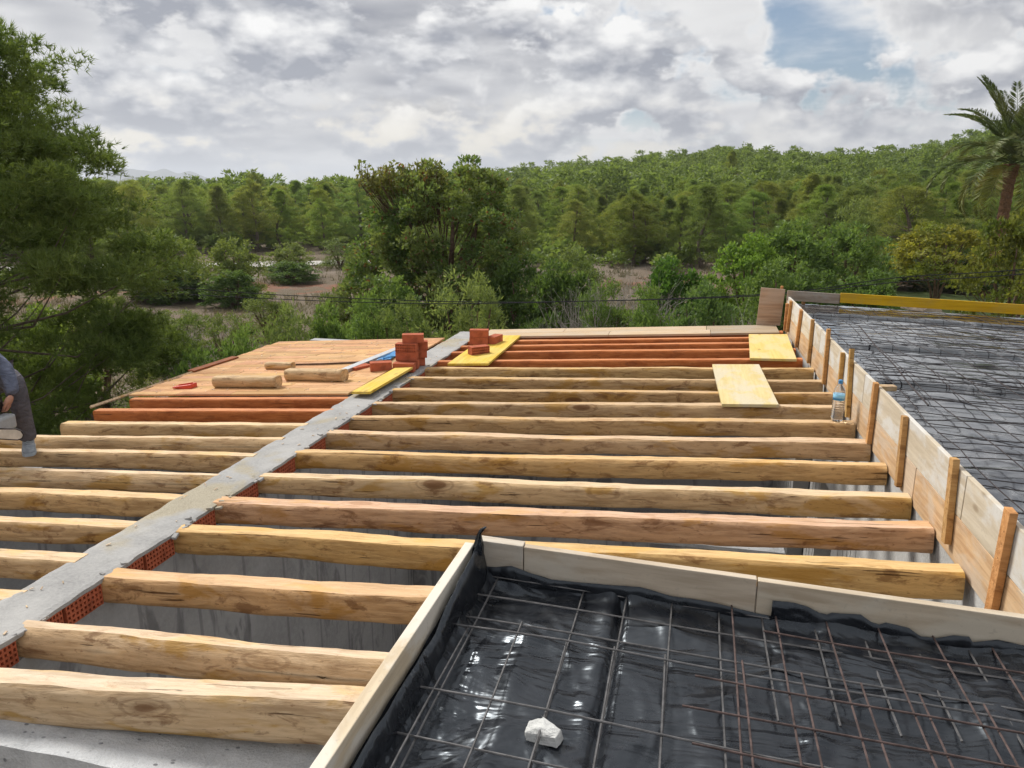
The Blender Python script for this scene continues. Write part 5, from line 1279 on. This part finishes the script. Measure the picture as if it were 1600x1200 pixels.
for a in ((268, 545, 120, 13.5, 'c', T_DARK, 'dark dense shrub at the left corner of the plank deck', GB),
          (318, 528, 110, 14.2, 'a', T_DARK, 'second dark shrub along the left side of the plank deck', GB),
          (362, 505, 130, 14.6, 'o', T_MID, 'grey-green shrub above the left side of the plank deck', GB),
          (432, 474, 135, 16.0, 'o', T_OLV, 'silvery leaved shrub behind the far left corner of the plank deck', GB),
          (502, 486, 110, 16.5, 'c', T_MID, 'fresh green shrub behind the plank deck', GB),
          (560, 476, 120, 17.5, 'b', T_MID, 'mid green shrub behind the logs', GB),
          (622, 464, 130, 18.0, 'o', T_OLV, 'grey-green shrub behind the brick pile', GB),
          (730, 430, 165, 17.5, 'o', T_PALE, 'pale rounded olive bush in front of the carob tree', GB),
          (555, 395, 95, 30.0, 'b', T_OLV, 'loose olive shrub left of the carob tree', GB),
          (600, 440, 130, 24.0, 'c', T_MID, 'green shrub at the left foot of the carob tree', GB),
          (820, 400, 150, 25.0, 'a', T_DARK, 'dark shrub at the right foot of the carob tree', GB),
          (880, 420, 130, 23.0, 'c', T_DARK, 'dark green shrub behind the far plank strip, left part', GB),
          (950, 452, 120, 20.0, 'b', T_MID, 'mid green shrub low behind the far plank strip', GB),
          (900, 395, 130, 31.0, 'b', T_OLV, 'grey-green shrub below the hillside wood', GH),
          (1060, 412, 130, 25.0, 'c', (.62, .95, .50), 'glossy dark green shrub in front of the bare shrubs', GH),
          (1110, 440, 120, 21.0, 'a', (.95, 1.15, 1.0), 'blue-green shrub left of the bare grey shrub', GH),
          (1020, 458, 110, 19.0, 'b', T_MID, 'low green shrub just behind the far plank strip', GH),
          (1178, 372, 115, 36.0, 'c', T_BRT, 'bright green rounded shrub beside the field gap', GH),
          (1250, 352, 140, 38.0, 'c', T_MID, 'tall green hedge shrub left of the yellow tree', GH),
          (1330, 345, 130, 40.0, 'a', T_MID, 'second tall green hedge shrub nearer the yellow tree', GH),
          (1345, 318, 80, 50.0, 'b', T_PALE, 'pale olive shrub rising above the hedge', GH),
          (1230, 400, 120, 28.0, 'a', T_MID, 'green shrub behind the grey end of the terrace edge', GH),
          (1300, 425, 110, 28.0, 'c', T_DARK, 'dark low shrub behind the left part of the yellow board', GH),
          (1375, 418, 120, 29.0, 'c', T_DARK, 'dark low shrub behind the middle of the yellow board', GH),
          (1455, 392, 190, 54.0, 'a', (.30, .38, .30), 'hedge under the yellow tree with shade painted into its leaf colour', GH),  # low tint paints the tree's shade into the leaves
          (1560, 380, 150, 52.0, 'a', (.34, .42, .32), 'hedge below the palm with shade painted into its leaf colour', GH),  # low tint paints shade into the leaves here too
          (240, 354, 105, 53.0, 'a', (1.45, 1.35, 1.05), 'bushy olive shrub in the field nearest the big pine', GF),
          (245, 402, 125, 50.0, 'c', T_DARK, 'dark undergrowth at the foot of the bushy olive shrub', GF),
          (352, 369, 84, 49.0, 'a', (1.45, 1.38, 1.05), 'rounded olive shrub standing in the middle of the field', GF),
          (350, 418, 88, 46.5, 'c', T_DARK, 'dark undergrowth at the foot of the mid-field olive shrub', GF),
          (445, 376, 66, 60.0, 'a', (1.45, 1.36, 1.2), 'grey-green shrub at the gravel road', GF),
          (445, 406, 74, 57.0, 'c', T_DARK, 'dark low bush before the gravel road', GF),
          (400, 455, 90, 33.0, 'b', (1.25, 1.2, .95), 'low grey-green scrub in the field behind the silvery shrub', GF),
          (520, 450, 80, 30.0, 'b', (1.2, 1.2, .9), 'low scrub left of the carob tree foot', GF),
          (250, 470, 110, 31.0, 'o', (1.3, 1.25, .95), 'thin grey-green scrub above the bank', GF),
          (330, 480, 90, 24.0, 'o', (1.2, 1.2, .95), 'sparse scrub beside the leafless sapling', GF),
          (525, 372, 70, 66.0, 'b', T_OLV, 'olive shrub between the road and the carob tree', GF),
          (180, 372, 80, 64.0, 'b', T_OLV, 'olive shrub half behind the big pine', GF),
          (225, 512, 75, 27.0, 'c', T_DARK, 'small dark round shrub on the dry grass bank', GF),
          (190, 470, 100, 30.0, 'b', T_OLV, 'grey-green shrub on the bank below the cables', GF),
          (120, 455, 150, 22.0, 'o', (1.15, 1.1, .75), 'yellow-green shrub under the big pine', GF),
          (20, 462, 150, 20.0, 'c', (1.3, 1.4, .9), 'leafy green shrub under the big pine at the left edge', GF),
          (60, 625, 150, 12.0, 'b', (1.0, 1.05, .8), 'low weedy shrub below the left beam ends', GF),
          (150, 632, 120, 12.5, 'b', (.95, 1.0, .75), 'second low weedy shrub below the left beam ends', GF)):
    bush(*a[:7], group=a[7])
BUSH['t'] = broad_proto(606, 1.0, 2.0, 150, 66, .075, .050, 'yellow_leaves', (.12, .22), .42, ([0, .4, .55, .75, .9, 1], [.2, .75, 1.0, .98, .7, .35]))
bush(1484, 346, 150, 45.0, 't', (1.0, 1.15, 1.1), 'yellow-leaved tree at the lawn edge right of the hedge', None, 'yellow_tree', 'tree')
bush(1606, 330, 130, 30.0, 'y', (.55, .72, .75), 'green and yellow leaved tree at the right picture edge', None, 'broadleaf_tree', 'tree')

def bare_proto(seed, H, spread, n0=9, depth=4):
    rs = np.random.RandomState(seed); mb = MB()
    def grow(p, d, L, r, k):
        q = p + d*L*.5 + rs.normal(size=3)*L*.06; e = q + unit(d + rs.normal(size=3)*.18)*L*.5
        mb.tube([p, q, e], [r, r*.8, r*.6], 4 if k < 3 else 3, False)
        if k >= depth: return
        for j in range(3 if k < 2 else 2):
            s = p + (e-p)*rs.uniform(.45, 1.0); grow(s if j else e, unit(d + rs.normal(size=3)*.55 + [0, 0, .12]), L*rs.uniform(.55, .8), r*.58, k+1)
    for i in range(n0):
        a = rs.uniform(0, 6.28); grow(np.array([math.cos(a)*.12, math.sin(a)*.12, -.1]), unit(np.array([math.cos(a)*spread, math.sin(a)*spread, 1])), H*.42, H*.012, 0)
    me = mb.mesh('twigs'); me.materials.append(MATS['dry_twig']); return me
BARE = [bare_proto(701, 2.0, .75, 12), bare_proto(702, 2.0, .5, 7), bare_proto(703, 2.0, 1.0, 14)]
for (col, top, wpx, r, k, lab) in ((990, 372, 160, 21, 0, 'leafless grey-brown shrub above the far plank strip'), (925, 388, 140, 20.5, 2, 'tangled leafless shrub right of the carob tree'),
        (1165, 428, 150, 16, 2, 'bare grey shrub behind the end of the shuttering'), (1215, 440, 100, 18, 0, 'smaller bare grey shrub behind the end board'),
        (300, 468, 120, 26, 1, 'leafless sapling behind the plank deck'), (270, 480, 70, 24, 1, 'thin leafless sapling on the bank'),
        (165, 575, 60, 14, 1, 'thin dry stalks beside the left beam ends')):
    x, y = at_range(col, r); g = tz(x, y); H = elev_z(top, r)-g; w = wpx*r/1238
    t = thing('bare_shrub', lab, 'shrub', (x, y, g), rng.uniform(0, 6), 'leafless shrubs'); t.scale = (w/2.3, w/2.3, H/2.1); obj('twigs', BARE[k], None, t)

def palm():
    x, y = at_range(1574, 50.0); g = tz(x, y); ct = elev_z(262, 50.0)
    t = thing('palm_tree', 'palm tree with arching fronds at the right edge of the picture', 'tree', (x, y, g)); H = ct-g
    mb = MB(); m = 40; n = 10
    pts = [(.10*math.sin(i/m*3)-.25*(1-i/m), 0, H*i/m) for i in range(m+1)]
    mb.tube(pts, [.26 + (.035 if i % 2 else 0) + (.14*max(0, (i/m-.86)/.14)) for i in range(m+1)], n)
    obj('trunk', mb, 'palm_trunk', t)
    rs = np.random.RandomState(31); meshes = []
    for v in range(5):                               # frond along +X: arching rachis with two rows of leaflets
        L = 4.7; droop = (.25, .55, .85, 1.0, 1.1)[v]; rise = (1.3, 1.05, .75, .4, -.05)[v]; P = []; nseg = 26
        ang = rise; p = np.array([0., 0, 0]); R_ = [p.copy()]
        for i in range(nseg): ang -= droop*2.0/nseg*(.4+1.2*i/nseg); p = p + np.array([math.cos(ang), 0, math.sin(ang)])*L/nseg; R_.append(p.copy())
        R_ = np.array(R_); B, D, LL = [], [], []
        for i in range(2, nseg):
            tng = unit(R_[i+1 if i < nseg else i]-R_[i-1])
            for q in range(4):
                b = R_[i] + (R_[min(i+1, nseg)]-R_[i])*q/4
                for s in (-1, 1):
                    f = i/nseg; B.append(b); D.append(unit(tng*.75 + np.array([0, s*.85, 0]) + np.array([0, 0, .28-.35*f]) + rs.normal(size=3)*.07)); LL.append(.80*math.sin(math.pi*min(.97, .18+.78*f))**.7)
        B, D, LL = np.array(B), np.array(D), np.array(LL); V, Fq = leaf_geo(B, D, LL, .060, rs); Vm = MB(); Vm.tube(R_[::2], np.linspace(.035, .006, len(R_[::2])), 4, False)
        V2 = np.array(Vm.v); F2 = np.array(Vm.f)+len(V); me = npmesh('frond', np.concatenate([V, V2]), np.concatenate([Fq, F2])); me.materials.append(MATS['palm_leaves']); meshes.append(me)
    for k in range(44):
        v = min(4, int((k/44)**1.15*5)); o = obj('frond', meshes[v], None, t, color=(1, 1, 1) if v < 4 else (1.5, 1.2, .8)); o.location = (.08, 0, H + .25 - .09*v); o.rotation_euler = (0, 0, k*2.39996 + rs.uniform(-.15, .15)); s = rs.uniform(.85, 1.08); o.scale = (s, s, s)
palm()

for (col, yy, s, lab) in ((1427, 458, .75, 'heap of brown field stones at the lawn edge'), (1470, 457, .5, 'single pale boulder on the lawn')):
    r = 41; x, y = at_range(col, r); g = tz(x, y)+.1; t = thing('field_stones' if s > .6 else 'boulder', lab, 'stones' if s > .6 else 'stone', (x, y, g))
    rs = np.random.RandomState(int(col))
    for k in range(9 if s > .6 else 1):
        bm = bmesh.new(); bmesh.ops.create_icosphere(bm, subdivisions=2, radius=1)
        for v in bm.verts: v.co *= 1 + .28*float(pnoise(v.co.x*1.3+k*5, v.co.y*1.3, v.co.z*1.3))
        me = bpy.data.meshes.new('stone'); bm.to_mesh(me); bm.free(); o = obj('stone', me, 'field_stone', t)
        q = s*rs.uniform(.45, .7) if s > .6 else s*1.2; o.scale = (q*1.2, q, q*.62); o.location = ((rs.uniform(-1, 1)*s*1.6, rs.uniform(-.5, .5)*s, q*.35 + (.25*s if k > 5 else 0)) if s > .6 else (0, 0, q*.4)); o.rotation_euler = (0, 0, rs.uniform(0, 6))

def grass():
    rs = np.random.RandomState(12); n = 13000; col = rs.uniform(-60, 1330, n); r = 11.5 + 64*rs.uniform(size=n)**1.5
    a = np.arctan((col-800)/1238.0) - YAW; X = np.sin(a)*r; Y = np.cos(a)*r
    keep = ~((X > -6.3) & (Y < 11)) & (fbm(X*.16, Y*.16, 2, 3) > -.18); X, Y, r = X[keep], Y[keep], r[keep]; Z = terrain(X, Y)
    P = np.stack([X, Y, Z-.03], 1); L = .13 + .006*r
    P2 = np.repeat(P, 6, 0) + rs.normal(size=(len(P)*6, 3))*np.array([.11, .11, 0]); d = unit(rs.normal(size=P2.shape)*.45 + [0, 0, 1]); s = unit(np.cross(d, rs.normal(size=P2.shape)))
    Lr = np.repeat(L, 6)[:, None]*rs.uniform(.5, 1.2, (len(P2), 1)); w = Lr*.05 + .004
    V = np.stack([P2-s*w, P2+s*w, P2+d*Lr], 1).reshape(-1, 3)
    o = obj('dry_grass', npmesh('dry_grass', V, np.arange(len(V)).reshape(-1, 3)), 'dry_grass'); tag(o, 'dry brown grass tufts covering the field and bank', 'grass', kind='stuff')
grass()

# ------------------------------------------------------------------ thin haze round the whole place
def haze():
    m = bpy.data.materials.new('haze_air'); m.use_nodes = True; nt = NT(m.node_tree); nt.n.clear()
    v = nt.node('ShaderNodeVolumePrincipled'); v.inputs['Color'].default_value = (.86, .91, 1, 1); v.inputs['Density'].default_value = .00019; v.inputs['Anisotropy'].default_value = .3
    out = nt.node('ShaderNodeOutputMaterial'); nt.l.new(v.outputs[0], out.inputs['Volume'])
    o = obj('haze', MB().box(-9300, 9300, -9300, 9300, -16, 262), m); o['kind'] = 'stuff'; o['label'] = 'thin bluish haze over the far hills'; o['category'] = 'haze'
haze()
